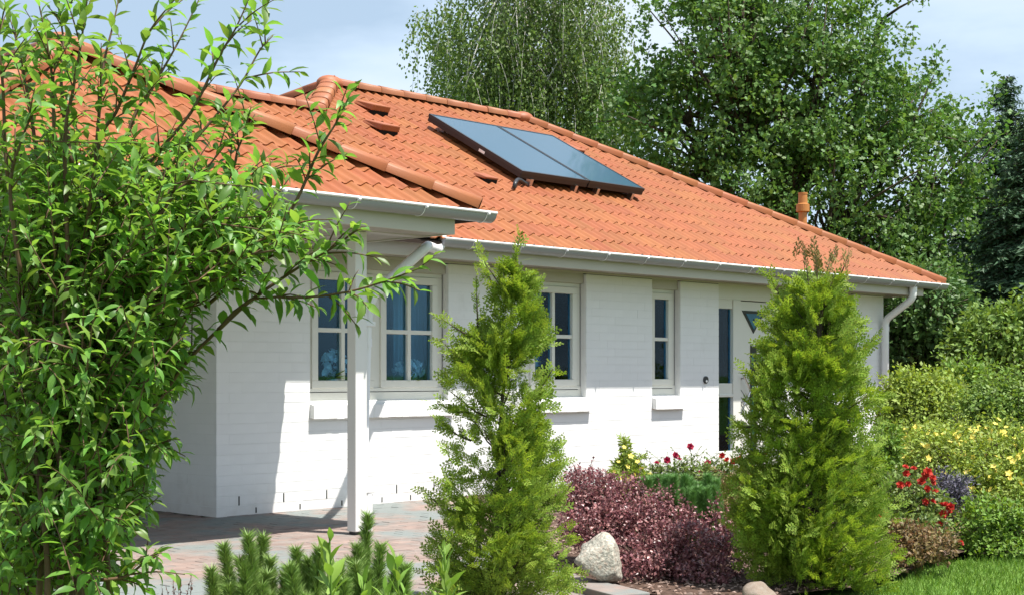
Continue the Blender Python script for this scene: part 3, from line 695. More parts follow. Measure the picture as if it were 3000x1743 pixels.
dsub('door_step', [boxp(6.85, 8.18, -0.12, FY + 0.1, 0.0, 0.03)], M['joint'], door)
hpart('doorbell', [tube([(6.59, -0.002, 1.085), (6.59, -0.016, 1.085)], 0.042, 16)], M['metal_dark'])
hpart('doorbell_button', [tube([(6.59, -0.016, 1.072), (6.59, -0.024, 1.072)], 0.014, 12)], M['pvc'])
# --- dim rooms behind the glass
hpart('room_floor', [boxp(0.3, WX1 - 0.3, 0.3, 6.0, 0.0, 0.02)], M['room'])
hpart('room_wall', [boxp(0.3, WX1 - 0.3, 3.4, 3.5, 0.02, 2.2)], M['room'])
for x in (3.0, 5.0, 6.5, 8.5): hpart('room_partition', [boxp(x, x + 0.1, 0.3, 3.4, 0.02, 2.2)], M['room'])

# ================================================================== things on and in the house
def collector(x0, x1, label):
    y0, y1 = 1.06, 2.52; lift = 0.205; th = 0.082
    b = on_main((x0 + x1) / 2, y0, 0); t = empty('solar_collector', b)
    U = np.array([1.0, 0, 0]); V = np.array([0, cp, sp]); Nn = np.array([0, -sp, cp]); Ls = (y1 - y0) / cp; hw = (x1 - x0) / 2
    def q(u0, u1, v0, v1, n0, n1): return hexp([U * u + V * v + Nn * n for n in (n0, n1) for v in (v0, v1) for u in (u0, u1)])
    nl = lift * cp
    obj('casing', [q(-hw, hw, 0, Ls, nl - th, nl - 0.012)], M['casing'], t, bevel=0.006)
    obj('frame', [q(-hw - .004, hw + .004, -.004, 0.022, nl - .03, nl + .004), q(-hw - .004, hw + .004, Ls - .022, Ls + .004, nl - .03, nl + .004), q(-hw - .004, -hw + .022, .022, Ls - .022, nl - .03, nl + .004), q(hw - .022, hw + .004, .022, Ls - .022, nl - .03, nl + .004)], M['metal_dark'], t)
    obj('absorber_glass', [q(-hw + .02, hw - .02, .02, Ls - .02, nl - .02, nl)], M['solar'], t)
    for u in (-hw + 0.18, hw - 0.18):
        obj('mounting_foot', [q(u - .02, u + .02, -0.02, 0.05, 0.03, nl - th + .01)], M['steel'], t)
        obj('mounting_foot', [q(u - .02, u + .02, Ls - 0.15, Ls - .08, 0.03, nl - th + .01)], M['steel'], t)
    return tag(t, label, 'solar panel', 'solar collectors on the roof'), q
c1, q1 = collector(4.62, 5.715, 'dark glass solar collector nearer the roof vents, with a black hose')
obj('hose', [tube(curve_pts([(-0.46, -0.06, 0.03), (-0.62, -0.10, 0.06), (-0.78, -0.2, 0.0), (-0.80, -0.2, -0.06)], 14), 0.022, 8)], M['metal_dark'], c1, smooth=True)
o = obj('sensor_sticker', [hexp([np.array([-0.5515, 0, 0]) + np.array([u * -0.003, v * cp - n * sp, v * sp + n * cp]) for n in (0.115, 0.145) for v in (0.62, 0.72) for u in (0, 1)])], M['pvc'], c1)
c2, q2 = collector(5.735, 6.72, 'dark glass solar collector nearer the hip end of the roof')

def ball_flowers(name, loc, n, spread, m, label, cat):
    t = empty(name, loc)
    a = rng.normal(0, 1, (n, 3)); a = nrm(a) * rng.uniform(0.3, 1, (n, 1)) ** 0.5 * np.array(spread)
    th = np.linspace(0, 2 * math.pi, 6, endpoint=False)
    tv = [(0, 0, 0)] + [(math.cos(x) * (1 if i % 2 == 0 else .7), math.sin(x) * (1 if i % 2 == 0 else .7), .25) for i, x in enumerate(th)]
    tf = [(0, 1 + i, 1 + (i + 1) % 6) for i in range(6)]
    d = nrm(a + rng.normal(0, .3, (n, 3)) * 0.05 + np.array([0, -0.05, 0.0]))
    obj('blossoms', [scatter(tv, tf, frames(rng.normal(0, 1, (n, 3)), d, rng.uniform(.022, .034, n)), a + np.array([0, 0, 0.22]))], m, t)
    lv = rng.normal(0, 1, (16, 3)); lv[:, 2] = np.abs(lv[:, 2]) * .4 + .1
    obj('leaves', [scatter([(0, 0, 0), (.25, .5, .05), (0, 1, 0), (-.25, .5, .05)], [(0, 1, 2, 3)], frames(lv, (0, 0, 1), rng.uniform(.1, .16, 16)), np.repeat(np.array([[0, 0, .1]]), 16, 0))], M['shrub'], t)
    obj('pot', [tube([(0, 0, 0), (0, 0, .11)], [.05, .065], 14)], M['pot'], t)
    return tag(t, label, cat, 'flowers behind the window panes')
ball_flowers('flower_pot', (1.34, 0.165, 1.0), 120, (.15, .03, .15), M['white_petal'], 'large white flower head behind the window just left of the porch post', 'flower pot')
ball_flowers('flower_pot', (2.24, 0.16, 0.98), 80, (.20, .03, .09), M['white_petal'], 'wide low white flowers behind the window right of the porch post', 'flower pot')
obj_parts = [boxp(0.95, 2.58, 0.16, 0.42, 0.97, 0.99)]
hpart('inner_sill', obj_parts, M['timber']); 
def curtain(x0, x1, label):
    n = 60; xs_ = np.linspace(x0, x1, n); ys = 0.45 + 0.03 * np.sin(np.arange(n) * 0.95) + 0.012 * np.sin(np.arange(n) * 2.3)
    V = []; lp = []; sz = []
    for z in (0.6, 2.15):
        V += [(x, y, z) for x, y in zip(xs_, ys)]
    for z in (2.15, 0.6):
        V += [(x, y + .004, z) for x, y in zip(xs_, ys)]
    for r_ in range(4):
        for i in range(n - 1): lp += [r_ * n + i, r_ * n + i + 1, ((r_ + 1) % 4) * n + i + 1, ((r_ + 1) % 4) * n + i]; sz.append(4)
    V = np.array(V); b = np.array([(x0 + x1) / 2, .45, .6])
    o = obj('curtain', [(V - b, np.array(lp), np.array(sz))], M['curtain'], None, smooth=True); o.location = b
    return tag(o, label, 'curtain', 'pale curtains inside the windows')
curtain(2.30, 2.75, 'pale folded curtain inside the window right of the porch post')
curtain(4.32, 4.62, 'narrow pale curtain inside the four pane window beyond the young thuja')
curtain(7.28, 7.45, 'narrow strip of curtain behind the tall door side light')


# ================================================================== PLANTS
LEAF_V = np.array([(0, 0, 0), (.125, .22, .04), (.195, .45, .055), (.135, .72, .04), (0, 1.0, -.06), (-.125, .22, .04), (-.195, .45, .055), (-.135, .72, .04), (0, .22, 0), (0, .46, .005), (0, .73, -.015)])
LEAF_F = [(0, 1, 8), (1, 2, 9, 8), (2, 3, 10, 9), (3, 4, 10), (0, 8, 5), (5, 8, 9, 6), (6, 9, 10, 7), (7, 10, 4)]
def bend(tv, k, fold=1.0):
    v = tv.copy(); v[:, 2] = v[:, 2] * fold - k * v[:, 1] ** 2; return v
def leaf_mesh(name, k, fold, m):
    v = bend(LEAF_V, k, fold); me = np_mesh(name, [(v, np.concatenate(LEAF_F), np.array([len(f) for f in LEAF_F]))], smooth=True); me.materials.append(m); return me
SMALL_V = np.array([(0, 0, 0), (.28, .45, .05), (0, 1, -.03), (-.28, .45, .05), (0, .5, 0)]); SMALL_F = [(0, 1, 4), (1, 2, 4), (2, 3, 4), (3, 0, 4)]
QUAD_V = np.array([(0, 0, 0), (.30, .5, .06), (0, 1, 0), (-.30, .5, .06)]); QUAD_F = [(0, 1, 2), (0, 2, 3)]
OAK_V = np.array([(0, 0, 0), (.22, .28, .03), (.15, .42, .0), (.36, .62, .04), (.16, .78, 0), (0, 1, -.05), (-.16, .78, 0), (-.36, .62, .04), (-.15, .42, 0), (-.22, .28, .03)]); OAK_F = [(0, 1, 2, 8, 9), (2, 3, 4, 6, 7, 8), (4, 5, 6)]

def shoot_leaves(pts, spacing, size, droop=0.25, spread=0.95, jitter=0.35, start=0.0, big_end=False):
    """alternate leaves along a shoot: returns positions, directions, normals, sizes"""
    P = np.asarray(pts); seg = np.linalg.norm(np.diff(P, axis=0), axis=1); cum = np.concatenate([[0], np.cumsum(seg)]); Ln = cum[-1]
    s = np.arange(start * Ln + random.random() * spacing, Ln, spacing); n = len(s)
    if n == 0: return None
    pos = np.stack([np.interp(s, cum, P[:, k]) for k in range(3)], 1)
    t = nrm(np.stack([np.interp(np.minimum(s + .02, Ln), cum, P[:, k]) for k in range(3)], 1) - np.stack([np.interp(np.maximum(s - .02, 0), cum, P[:, k]) for k in range(3)], 1) + 1e-9)
    ref = np.array([0, 0, 1.0]) + 0.001; x = nrm(np.cross(t, np.broadcast_to(ref, t.shape))); y = np.cross(x, t)
    phi = np.arange(n) * 2.4 + random.random() * 6
    rad = np.cos(phi)[:, None] * x + np.sin(phi)[:, None] * y
    tip = np.clip((s / Ln - 0.75) * 4, 0, 1)[:, None]
    d = nrm(t * (0.65 + 0.8 * tip) + rad * spread * (1 - .5 * tip) + rng.normal(0, jitter, (n, 3)) * .6 + np.array([0, 0, -droop]))
    up = nrm(np.array([0, 0, 1.0]) + rng.normal(0, jitter, (n, 3)) + t * .3)
    sz = size * rng.uniform(.65, 1.2, n) * (1 - 0.35 * tip[:, 0] * (0 if big_end else 1))
    return pos, d, up, sz

# ---------------------------------------------------------------- the big leafy shrub in front of the porch
SH_D = 4.25
def pxline(pts, d0, d1=None):
    d1 = d1 if d1 is not None else d0; n = len(pts)
    return np.array([at(x, y, d0 + (d1 - d0) * i / max(1, n - 1)) for i, (x, y) in enumerate(pts)])
shoots = [   # long shoots, from the stem to the tip
    ([(170, 900), (160, 500), (154, 254), (138, 130), (108, -15)], 4.2, 4.1), ([(260, 700), (285, 400), (303, 197), (330, 80), (352, -20)], 4.4, 4.5),
    ([(200, 800), (190, 420), (215, 260), (240, 110), (258, -20)], 4.0, 3.9), ([(250, 700), (290, 420), (340, 330), (395, 200), (440, 90), (520, -10)], 4.1, 4.0),
    ([(300, 640), (390, 350), (440, 270), (480, 200), (530, 110), (590, -15)], 4.45, 4.6), ([(300, 720), (440, 480), (560, 330), (640, 170), (690, 85), (735, -15)], 4.2, 4.2),
    ([(330, 760), (440, 560), (590, 390), (700, 255), (760, 150), (800, 105)], 4.35, 4.5), ([(600, 640), (680, 500), (700, 430), (747, 335)], 4.3, 4.3),
    ([(700, 800), (850, 620), (930, 450), (985, 360), (1028, 272)], 4.2, 4.2), ([(300, 1380), (400, 1270), (530, 1080), (640, 965), (735, 877), (892, 872), (1022, 855), (1119, 826), (1223, 788), (1275, 745)], 4.3, 4.0),
    ([(640, 965), (735, 880), (872, 786), (963, 734), (1052, 672)], 4.2, 4.1), ([(60, 900), (20, 500), (8, 250), (-5, 120), (15, 20)], 4.1, 4.0),
    ([(500, 800), (600, 640), (720, 560), (800, 470)], 4.5, 4.7), ([(450, 900), (560, 740), (700, 660), (830, 600)], 4.3, 4.4),
    ([(60, 800), (30, 560), (60, 420), (110, 300)], 3.9, 3.8), ([(420, 1000), (520, 860), (650, 760), (780, 700), (900, 690)], 4.4, 4.4),
    ([(560, 900), (660, 770), (760, 640), (850, 520)], 4.3, 4.3), ([(480, 760), (600, 640), (680, 560), (760, 500)], 4.2, 4.1), ([(600, 900), (720, 800), (830, 740), (950, 760)], 4.4, 4.4), ([(420, 700), (520, 560), (600, 500), (660, 420)], 4.0, 4.0), ([(560, 820), (680, 740), (800, 690), (880, 640)], 4.1, 4.1), ([(380, 640), (460, 480), (560, 420)], 4.5, 4.5),
    ([(120, 560), (90, 330), (60, 180), (40, 60)], 4.3, 4.3), ([(210, 480), (180, 260), (185, 120), (170, 20)], 4.2, 4.3), ([(300, 1250), (420, 1130), (520, 1060), (600, 1010)], 4.4, 4.4), ([(280, 1400), (400, 1330), (500, 1290)], 4.2, 4.1), ([(250, 1700), (360, 1690), (420, 1650), (465, 1625)], 4.0, 4.0),
]
sh = tag(empty('leafy_shrub', ground(230, 2330)), 'large green shrub of long pointed leaves reaching up in front of the porch', 'shrub')
base = np.array(ground(230, 2330)); stem_parts = []; LP = []
def woff(parts): return [(v - base, l, s) for v, l, s in parts]
for (pts, a, b) in shoots:
    w = curve_pts(pxline(pts, a, b), 26); stem_parts.append(tube(w, np.linspace(.0065, .0016, len(w)), 6))
    r_ = shoot_leaves(w, 0.021, 0.074, start=0.12); LP.append(r_)
    for q in range(7):      # side twigs
        i = random.randint(3, len(w) - 4); tdir = nrm(w[i + 1] - w[i - 1]); sd_ = nrm(tdir * .8 + nrm(rng.normal(0, 1, 3)) * .7 + np.array([0, 0, .15])); ln_ = random.uniform(.07, .19)
        ww = curve_pts([w[i], w[i] + sd_ * ln_ * .5, w[i] + sd_ * ln_ + np.array([0, 0, -.015])], 6); stem_parts.append(tube(ww, np.linspace(.003, .0013, len(ww)), 4)); LP.append(shoot_leaves(ww, .017, .060))
# stems from the ground up into the shrub
for (tx, ty, d) in ((170, 900, 4.2), (260, 700, 4.4), (200, 800, 4.0), (300, 720, 4.2), (60, 900, 4.1), (300, 1380, 4.3), (420, 1000, 4.4), (100, 1300, 4.0)):
    e = at(tx, ty, d); s0 = base + np.array([rng.uniform(-.15, .15), rng.uniform(-.15, .15), 0]); mid = (s0 + e) / 2 + np.array([0, 0, .12]) + rng.normal(0, .04, 3)
    w = curve_pts([s0, mid, e], 14); stem_parts.append(tube(w, np.linspace(.011, .006, len(w)), 7)); LP.append(shoot_leaves(w, 0.05, 0.075, start=.35))
BODY = [(-120, 400), (120, 330), (300, 400), (460, 430), (640, 520), (800, 590), (900, 650), (830, 730), (700, 790), (620, 865), (540, 950), (500, 1060), (530, 1130), (470, 1200), (450, 1330), (410, 1430), (440, 1500), (330, 1590), (300, 1760), (-120, 1760)]
k = 0
while k < 1350:
    x, y = random.uniform(-120, 900), random.uniform(330, 1760)
    if not inside(BODY, np.array(x), np.array(y)) or (y < 800 and random.random() < .35): continue
    d = random.gauss(4.4, 0.28); P0 = at(x, y, d); ln = random.uniform(.16, .34)
    out = RT * (0.55 * (x - 200) / 400) + np.array([0, 0, 1.0]) * random.uniform(.25, 1.1) * (1 if y < 900 else .45) + rng.normal(0, .4, 3)
    dr = nrm(out); P1 = P0 + dr * ln * .55 + np.array([0, 0, -.01]); P2 = P0 + dr * ln + np.array([0, 0, (-.04 - .05 * random.random()) * (1 if y > 900 else .2)])
    qx, qy, _ = proj(P2)
    if not inside(BODY, np.array(qx - 45), np.array(qy)): continue
    w = curve_pts([P0, P1, P2], 8); stem_parts.append(tube(np.vstack([[P0 + nrm(at(min(x, 230), y + 90, 4.5) - P0) * .10], w]), np.linspace(.0028, .0012, len(w) + 1), 4)); LP.append(shoot_leaves(w, 0.0155, 0.056, droop=.3 if y > 900 else .08)); k += 1
obj('stems', woff(stem_parts), M['stem_near'], sh, smooth=True)
LP = [l for l in LP if l is not None]
pos = np.concatenate([l[0] for l in LP]); dr = np.concatenate([l[1] for l in LP]); up = np.concatenate([l[2] for l in LP]); sz = np.concatenate([l[3] for l in LP])
px, py, dd = proj(pos); order = np.argsort(dd / sz + np.where((px > -20) & (px < 1400) & (py > -40) & (py < 1743), 0, 1e3))
FR = frames(dr, up, sz)
variants = [leaf_mesh('leaf', kk, ff, M['leaf_near']) for kk, ff in ((.1, 1.0), (.25, 1.2), (.4, .8), (.0, 1.5), (.3, 1.6), (.15, .6))]
for i in order[:300]:
    o = bpy.data.objects.new('leaf', variants[i % 6]); COL.objects.link(o); o.parent = sh
    m = FR[i]; p = pos[i] - base; o.matrix_basis = Matrix(((m[0, 0], m[0, 1], m[0, 2], p[0]), (m[1, 0], m[1, 1], m[1, 2], p[1]), (m[2, 0], m[2, 1], m[2, 2], p[2]), (0, 0, 0, 1)))
rest = order[300:]; grp = [rest[j::4] for j in range(4)]
tag(obj('leaves', [scatter(bend(LEAF_V, kk, ff), LEAF_F, FR[g], pos[g] - base) for g, (kk, ff) in zip(grp, ((.1, 1.0), (.3, 1.3), (.45, .8), (.05, 1.5)))], M['leaf_near'], sh, smooth=True), kind='stuff')

# ---------------------------------------------------------------- thujas
def spray_template():
    """flat fern-like thuja spray, unit length"""
    V = []; Fc = []
    def lobe(p, d, ln, wd):
        p = np.array(p); d = nrm(np.array(d)); s = np.array([d[1], -d[0]]); i = len(V)
        for q, zz in ((p, 0), (p + d * ln * .5 + s * wd, .008), (p + d * ln, 0), (p + d * ln * .5 - s * wd, .008)): V.append((q[0], q[1], zz))
        Fc.append((i, i + 1, i + 2, i + 3))
    lobe((0, 0), (0, 1), 1.0, .035)
    for j in range(7):
        y = .12 + j * .115; s = 1 if j % 2 else -1; ln = .46 * (1 - y * .6)
        d = nrm(np.array([s * .72, .70])); lobe((0, y), d, ln, .042)
        for q in range(1, 3):
            b = np.array([0, y]) + d * ln * q * .33; n2 = np.array([d[1], -d[0]])
            for sg in (1, -1): lobe(b, d * .8 + n2 * sg * .62, ln * (.46 - q * .08), .036)
    return np.array(V), Fc
SPV, SPF = spray_template()
def thuja(name, prof, depth, label, n, mt, tips=None, holes=(), seed=3, smin=.055, smax=.10, extra=(), cat='thuja', per=22):
    """prof: list of (py, left px, right px) outline of the plant; extra: single branches (px, py, px, py)"""
    g = np.random.default_rng(seed); prof = np.array(prof, float); axis_b = (prof[-1, 1] + prof[-1, 2]) / 2
    bz = at(axis_b, prof[-1, 0], depth); root = np.array([bz[0], bz[1], 0.0]); t = tag(empty(name, root), label, cat)
    nb = n // per
    ys = g.uniform(prof[0, 0], prof[-1, 0], nb * 4); wd = np.interp(ys, prof[:, 0], prof[:, 2] - prof[:, 1])
    ys = ys[g.uniform(0, 1, nb * 4) < (0.30 + 0.70 * wd / wd.max())][:nb]
    lx = np.interp(ys, prof[:, 0], prof[:, 1]); rx = np.interp(ys, prof[:, 0], prof[:, 2]); cx = (lx + rx) / 2; hw = (rx - lx) / 2
    a = g.uniform(0, 2 * math.pi, len(ys)); rr = g.uniform(.02, 1.0, len(ys)) ** .6 * .82
    c = np.array([at(x, y, depth) for x, y in zip(cx, ys)]); m = hw * depth / F_PX
    off = (np.cos(a) * rr * m)[:, None] * RT + (np.sin(a) * rr * m)[:, None] * FW * .85
    bc = c + off; rad = nrm(off + 1e-6); bd = nrm(rad * g.uniform(.6, 1.1, (len(ys), 1)) + np.array([0, 0, 1.0]) * g.uniform(.35, 1.0, (len(ys), 1)) + g.normal(0, .22, (len(ys), 3)))
    bn = nrm(np.cross(bd, nrm(g.normal(0, 1, bd.shape) + np.array([0, 0, .8])))); bs = np.cross(bn, bd); bl = g.uniform(.10, .19, len(ys)) * np.clip(hw / hw.max(), .5, 1)
    N_ = len(ys) * per; rep_ = lambda v: np.repeat(v, per, 0)
    t_ = g.uniform(-.9, .75, (N_, 1)); w_ = g.normal(0, .38, (N_, 1)) * (1 - .35 * np.abs(t_)); pos = rep_(bc) + rep_(bd) * t_ * rep_(bl)[:, None] + rep_(bs) * w_ * rep_(bl)[:, None] + rep_(bn) * g.normal(0, .10, (N_, 1)) * rep_(bl)[:, None] + np.array([0, 0, -.10]) * (w_ ** 2) * rep_(bl)[:, None]
    d = nrm(rep_(bd) + rep_(bs) * w_ * 1.3 + g.normal(0, .16, (N_, 3))); ln = g.uniform(smin, smax, N_); un = nrm(rep_(bn) + g.normal(0, .35, (N_, 3))); ys = np.zeros(N_)
    ok = np.ones(len(ys), bool)
    for (hx, hy, hr, p_) in holes:
        qx, qy, _ = proj(pos + d * ln[:, None] * .5); ok &= ~((np.hypot(qx - hx, (qy - hy) * .8) < hr) & (g.uniform(0, 1, len(ys)) < p_))
    ok &= pos[:, 2] > 0.0
    pos, d, ln, un = pos[ok], d[ok], ln[ok], un[ok]
    tw = []
    for (x0, y0, x1, y1) in extra:
        P = curve_pts([at(x0, y0, depth), at((x0 + x1) / 2, (y0 + y1) / 2 + 8, depth - .03), at(x1, y1, depth - .05)], 8); tw.append(tube(P, np.linspace(.006, .002, len(P)), 4))
        e_pos = P[np.linspace(1, len(P) - 1, 12).astype(int)]; e_d = nrm((P[-1] - P[0])[None] * 1.2 + g.normal(0, .5, (12, 3)) * np.linalg.norm(P[-1] - P[0]))
        pos = np.vstack([pos, e_pos]); d = np.vstack([d, e_d]); ln = np.concatenate([ln, g.uniform(.06, .10, 12)]); un = np.vstack([un, nrm(g.normal(0, 1, (12, 3)))])
    FRm = frames(d, un, ln, sx=1.0)
    bent = SPV.copy(); bent[:, 2] -= .14 * bent[:, 1] ** 2
    topz = at(axis_b, prof[0, 0], depth)[2]
    tag(obj('foliage', [scatter(bent, SPF, FRm, pos - root)], M[mt], t), kind='stuff')
    if tips:
        (x0, x1, y0, y1, nt_) = tips; q = np.array([at(g.uniform(x0, x1), g.uniform(y0, y1), depth + g.uniform(-.1, .1)) for _ in range(nt_)])
        dd_ = nrm(np.array([0, 0, 1.0]) + g.normal(0, .3, (nt_, 3))); obj('dry_tips', [scatter(bent, SPF, frames(dd_, g.normal(0, 1, (nt_, 3)), g.uniform(.08, .14, nt_), sx=.6), q - dd_ * .06 - root)], M['thuja_tip'], t)
        for e in q[::3]: tw.append(tube(curve_pts([root + np.array([0, 0, topz * .55]), (root + np.array([0, 0, topz * .8]) + e) / 2 + g.normal(0, .02, 3), e], 7), np.linspace(.006, .0015, 7), 4))
    # trunk with side twigs
    trunk = curve_pts([root, root + np.array([.02, .01, topz * .5]), at((prof[0, 1] + prof[0, 2]) / 2, prof[0, 0] + 10, depth)], 12); tw.append(tube(trunk, np.linspace(.017, .003, len(trunk)), 8))
    for i in range(0, len(pos), 60):
        z0 = max(.03, pos[i][2] - .16); b0 = np.array([np.interp(z0, trunk[:, 2], trunk[:, k_]) for k_ in range(3)]); tw.append(tube([b0, (b0 + pos[i]) / 2 + np.array([0, 0, -.02]), pos[i]], [.006, .004, .002], 4))
    obj('trunk', [(v - root, l, s) for v, l, s in tw], M['bark'], t, smooth=True)
    return t
thuja('young_thuja', [(800, 1495, 1520), (850, 1475, 1540), (890, 1450, 1560), (930, 1420, 1590), (980, 1385, 1600), (1021, 1350, 1590), (1120, 1310, 1585), (1199, 1290, 1612), (1320, 1305, 1622), (1413, 1290, 1635), (1555, 1262, 1655), (1698, 1245, 1680), (1772, 1250, 1670)], 7.3,
      'slim young thuja with bright green sprays standing against the white wall', 6300, 'thuja', seed=5,
      holes=[(1360, 1190, 60, .7), (1330, 1290, 50, .75), (1400, 1330, 50, .75), (1540, 1110, 35, .6), (1490, 1180, 40, .7), (1440, 1250, 40, .7)],
      extra=[(1420, 1000, 1290, 930), (1400, 1090, 1305, 1010), (1400, 960, 1395, 810), (1560, 1160, 1620, 1080), (1440, 830, 1415, 745), (1330, 1500, 1245, 1440), (1505, 800, 1520, 700), (1380, 1290, 1300, 1240), (1380, 1210, 1280, 1180)])
thuja('broad_thuja', [(835, 2332, 2478), (880, 2292, 2508), (930, 2259, 2533), (980, 2239, 2523), (1050, 2224, 2523), (1150, 2189, 2548), (1250, 2169, 2578), (1330, 2149, 2578), (1420, 2119, 2588), (1550, 2124, 2633), (1650, 2124, 2643), (1721, 2149, 2638)], 7.9,
      'broad bushy thuja with brown tips hiding part of the front door', 10500, 'thuja', seed=9, tips=(2330, 2490, 725, 830, 30),
      holes=[(2330, 1180, 55, .6), (2480, 1180, 50, .5), (2270, 1290, 50, .5), (2530, 1250, 50, .6)], extra=[(2500, 1040, 2565, 985), (2240, 1120, 2185, 1080), (2280, 860, 2255, 800), (2200, 1250, 2150, 1230), (2540, 1180, 2590, 1150)])

# ---------------------------------------------------------------- generic leafy mounds and trees
def blob_points(g, lobes, n, shell=.55):
    """points spread through ellipsoid lobes, denser towards their surface"""
    lobes = np.array(lobes, float); vol = lobes[:, 3] * lobes[:, 4] * lobes[:, 5]; w = vol ** .75; idx = g.choice(len(lobes), n, p=w / w.sum())
    u = nrm(g.normal(0, 1, (n, 3))); r = g.uniform(shell ** 3, 1, n) ** (1 / 3)
    inner = g.uniform(0, 1, n) < .25; r = np.where(inner, g.uniform(.2, 1, n), r)
    u = u * r[:, None]
    return lobes[idx, :3] + u * lobes[idx, 3:6], nrm(u / lobes[idx, 3:6] + 1e-9), idx
def leafy(name, root, lobes, n_cl, per, cl_r, leaf, lsz, m, label, cat, group=None, seed=1, stem='bark', limbs=True, upbias=.4, crown='crown', trunk_r=.02, zmin=0.0, flat=.35, bough=None, wild=None):
    """a plant whose foliage sits in clusters over ellipsoid lobes (x,y,z,rx,ry,rz world)"""
    g = np.random.default_rng(seed); root = np.array(root, float); t = tag(empty(name, root), label, cat, group)
    c, nn, idx = blob_points(g, lobes, n_cl if not bough else max(1, n_cl // bough[0]))
    if bough:       # leaf clusters gathered on boughs: flattened, drooping outwards
        k_, r_ = bough; c = np.repeat(c, k_, 0); nn = np.repeat(nn, k_, 0); idx = np.repeat(idx, k_); off = g.normal(0, 1, c.shape) * np.array([r_, r_, r_ * .42]); c = c + off + nn * g.uniform(-.5, .4, (len(c), 1)) * r_
    k = c[:, 2] > zmin; c, nn, idx = c[k], nn[k], idx[k]; n_cl = len(c)
    p = np.repeat(c, per, 0) + nrm(g.normal(0, 1, (n_cl * per, 3))) * (g.uniform(0, 1, (n_cl * per, 1)) ** .6) * cl_r
    out = np.repeat(nn, per, 0); d = nrm(out * .7 + g.normal(0, .75, out.shape) + np.array([0, 0, -.1])); up = nrm(out * .6 + np.array([0, 0, upbias]) + g.normal(0, flat, out.shape))
    k = p[:, 2] > zmin; p, d, up = p[k], d[k], up[k]
    tv, tf = leaf
    tag(obj(crown, [scatter(tv, tf, frames(d, up, lsz * g.uniform(.6, 1.25, len(p))), p - root)], M[m], t), kind='stuff')
    if wild:        # loose shoots standing out of the mound
        wn, wl = wild; q, qn, _ = blob_points(g, lobes, wn, .9); qn = nrm(qn * .7 + np.array([0, 0, .9]) + g.normal(0, .35, qn.shape)); sp_, lp_ = [], []
        for a_, b_ in zip(q, qn):
            if a_[2] < zmin: continue
            l_ = wl * g.uniform(.5, 1.3); w_ = curve_pts([a_, a_ + b_ * l_ * .6, a_ + b_ * l_ + np.array([0, 0, -.12]) * l_], 6); sp_.append(tube(w_, np.linspace(.0025, .001, len(w_)), 3)); r_ = shoot_leaves(w_, lsz * .42, lsz * .95, droop=.05)
            if r_ is not None: lp_.append(r_)
        tag(obj('loose_shoots', [(v - root, l, s) for v, l, s in sp_], M[stem], t), kind='stuff')
        tag(obj('shoot_foliage', [scatter(tv, tf, frames(np.concatenate([l[1] for l in lp_]), np.concatenate([l[2] for l in lp_]), np.concatenate([l[3] for l in lp_])), np.concatenate([l[0] for l in lp_]) - root)], M[m], t), kind='stuff')
    if limbs:
        tw = []; lob = np.array(lobes, float)
        for L_ in lob:
            e = L_[:3]; mid = (root + e) / 2 + np.array([0, 0, .12 * (e[2] - root[2])]) + g.normal(0, .04, 3) * np.linalg.norm(e - root); w = curve_pts([root + g.normal(0, .4, 3) * trunk_r * np.array([1, 1, 0]), mid, e], 10)
            tw.append(tube(w, np.linspace(trunk_r, trunk_r * .3, len(w)), 7))
        for i in range(0, n_cl, max(1, n_cl // 260)):
            e = lob[idx[i], :3]; s0 = e + (root - e) * g.uniform(0, .3); tw.append(tube([s0, (s0 + c[i]) / 2 + g.normal(0, .05, 3) * np.linalg.norm(c[i] - s0), c[i]], [trunk_r * .3, trunk_r * .2, trunk_r * .08], 4))
        obj('trunk' if trunk_r > .05 else 'stems', [(v - root, l, s) for v, l, s in tw], M[stem], t, smooth=True)
    return t
def L_(px, py, d, rx, ry, rd=None):
    """lobe from picture position, depth and picture radii"""
    p = at(px, py, d); s = d / F_PX; return (*p, rx * s, (rd if rd else rx * s * .9), ry * s)
def gr(px, d):
    p = at(px, HY, d); return np.array([p[0], p[1], 0.0])

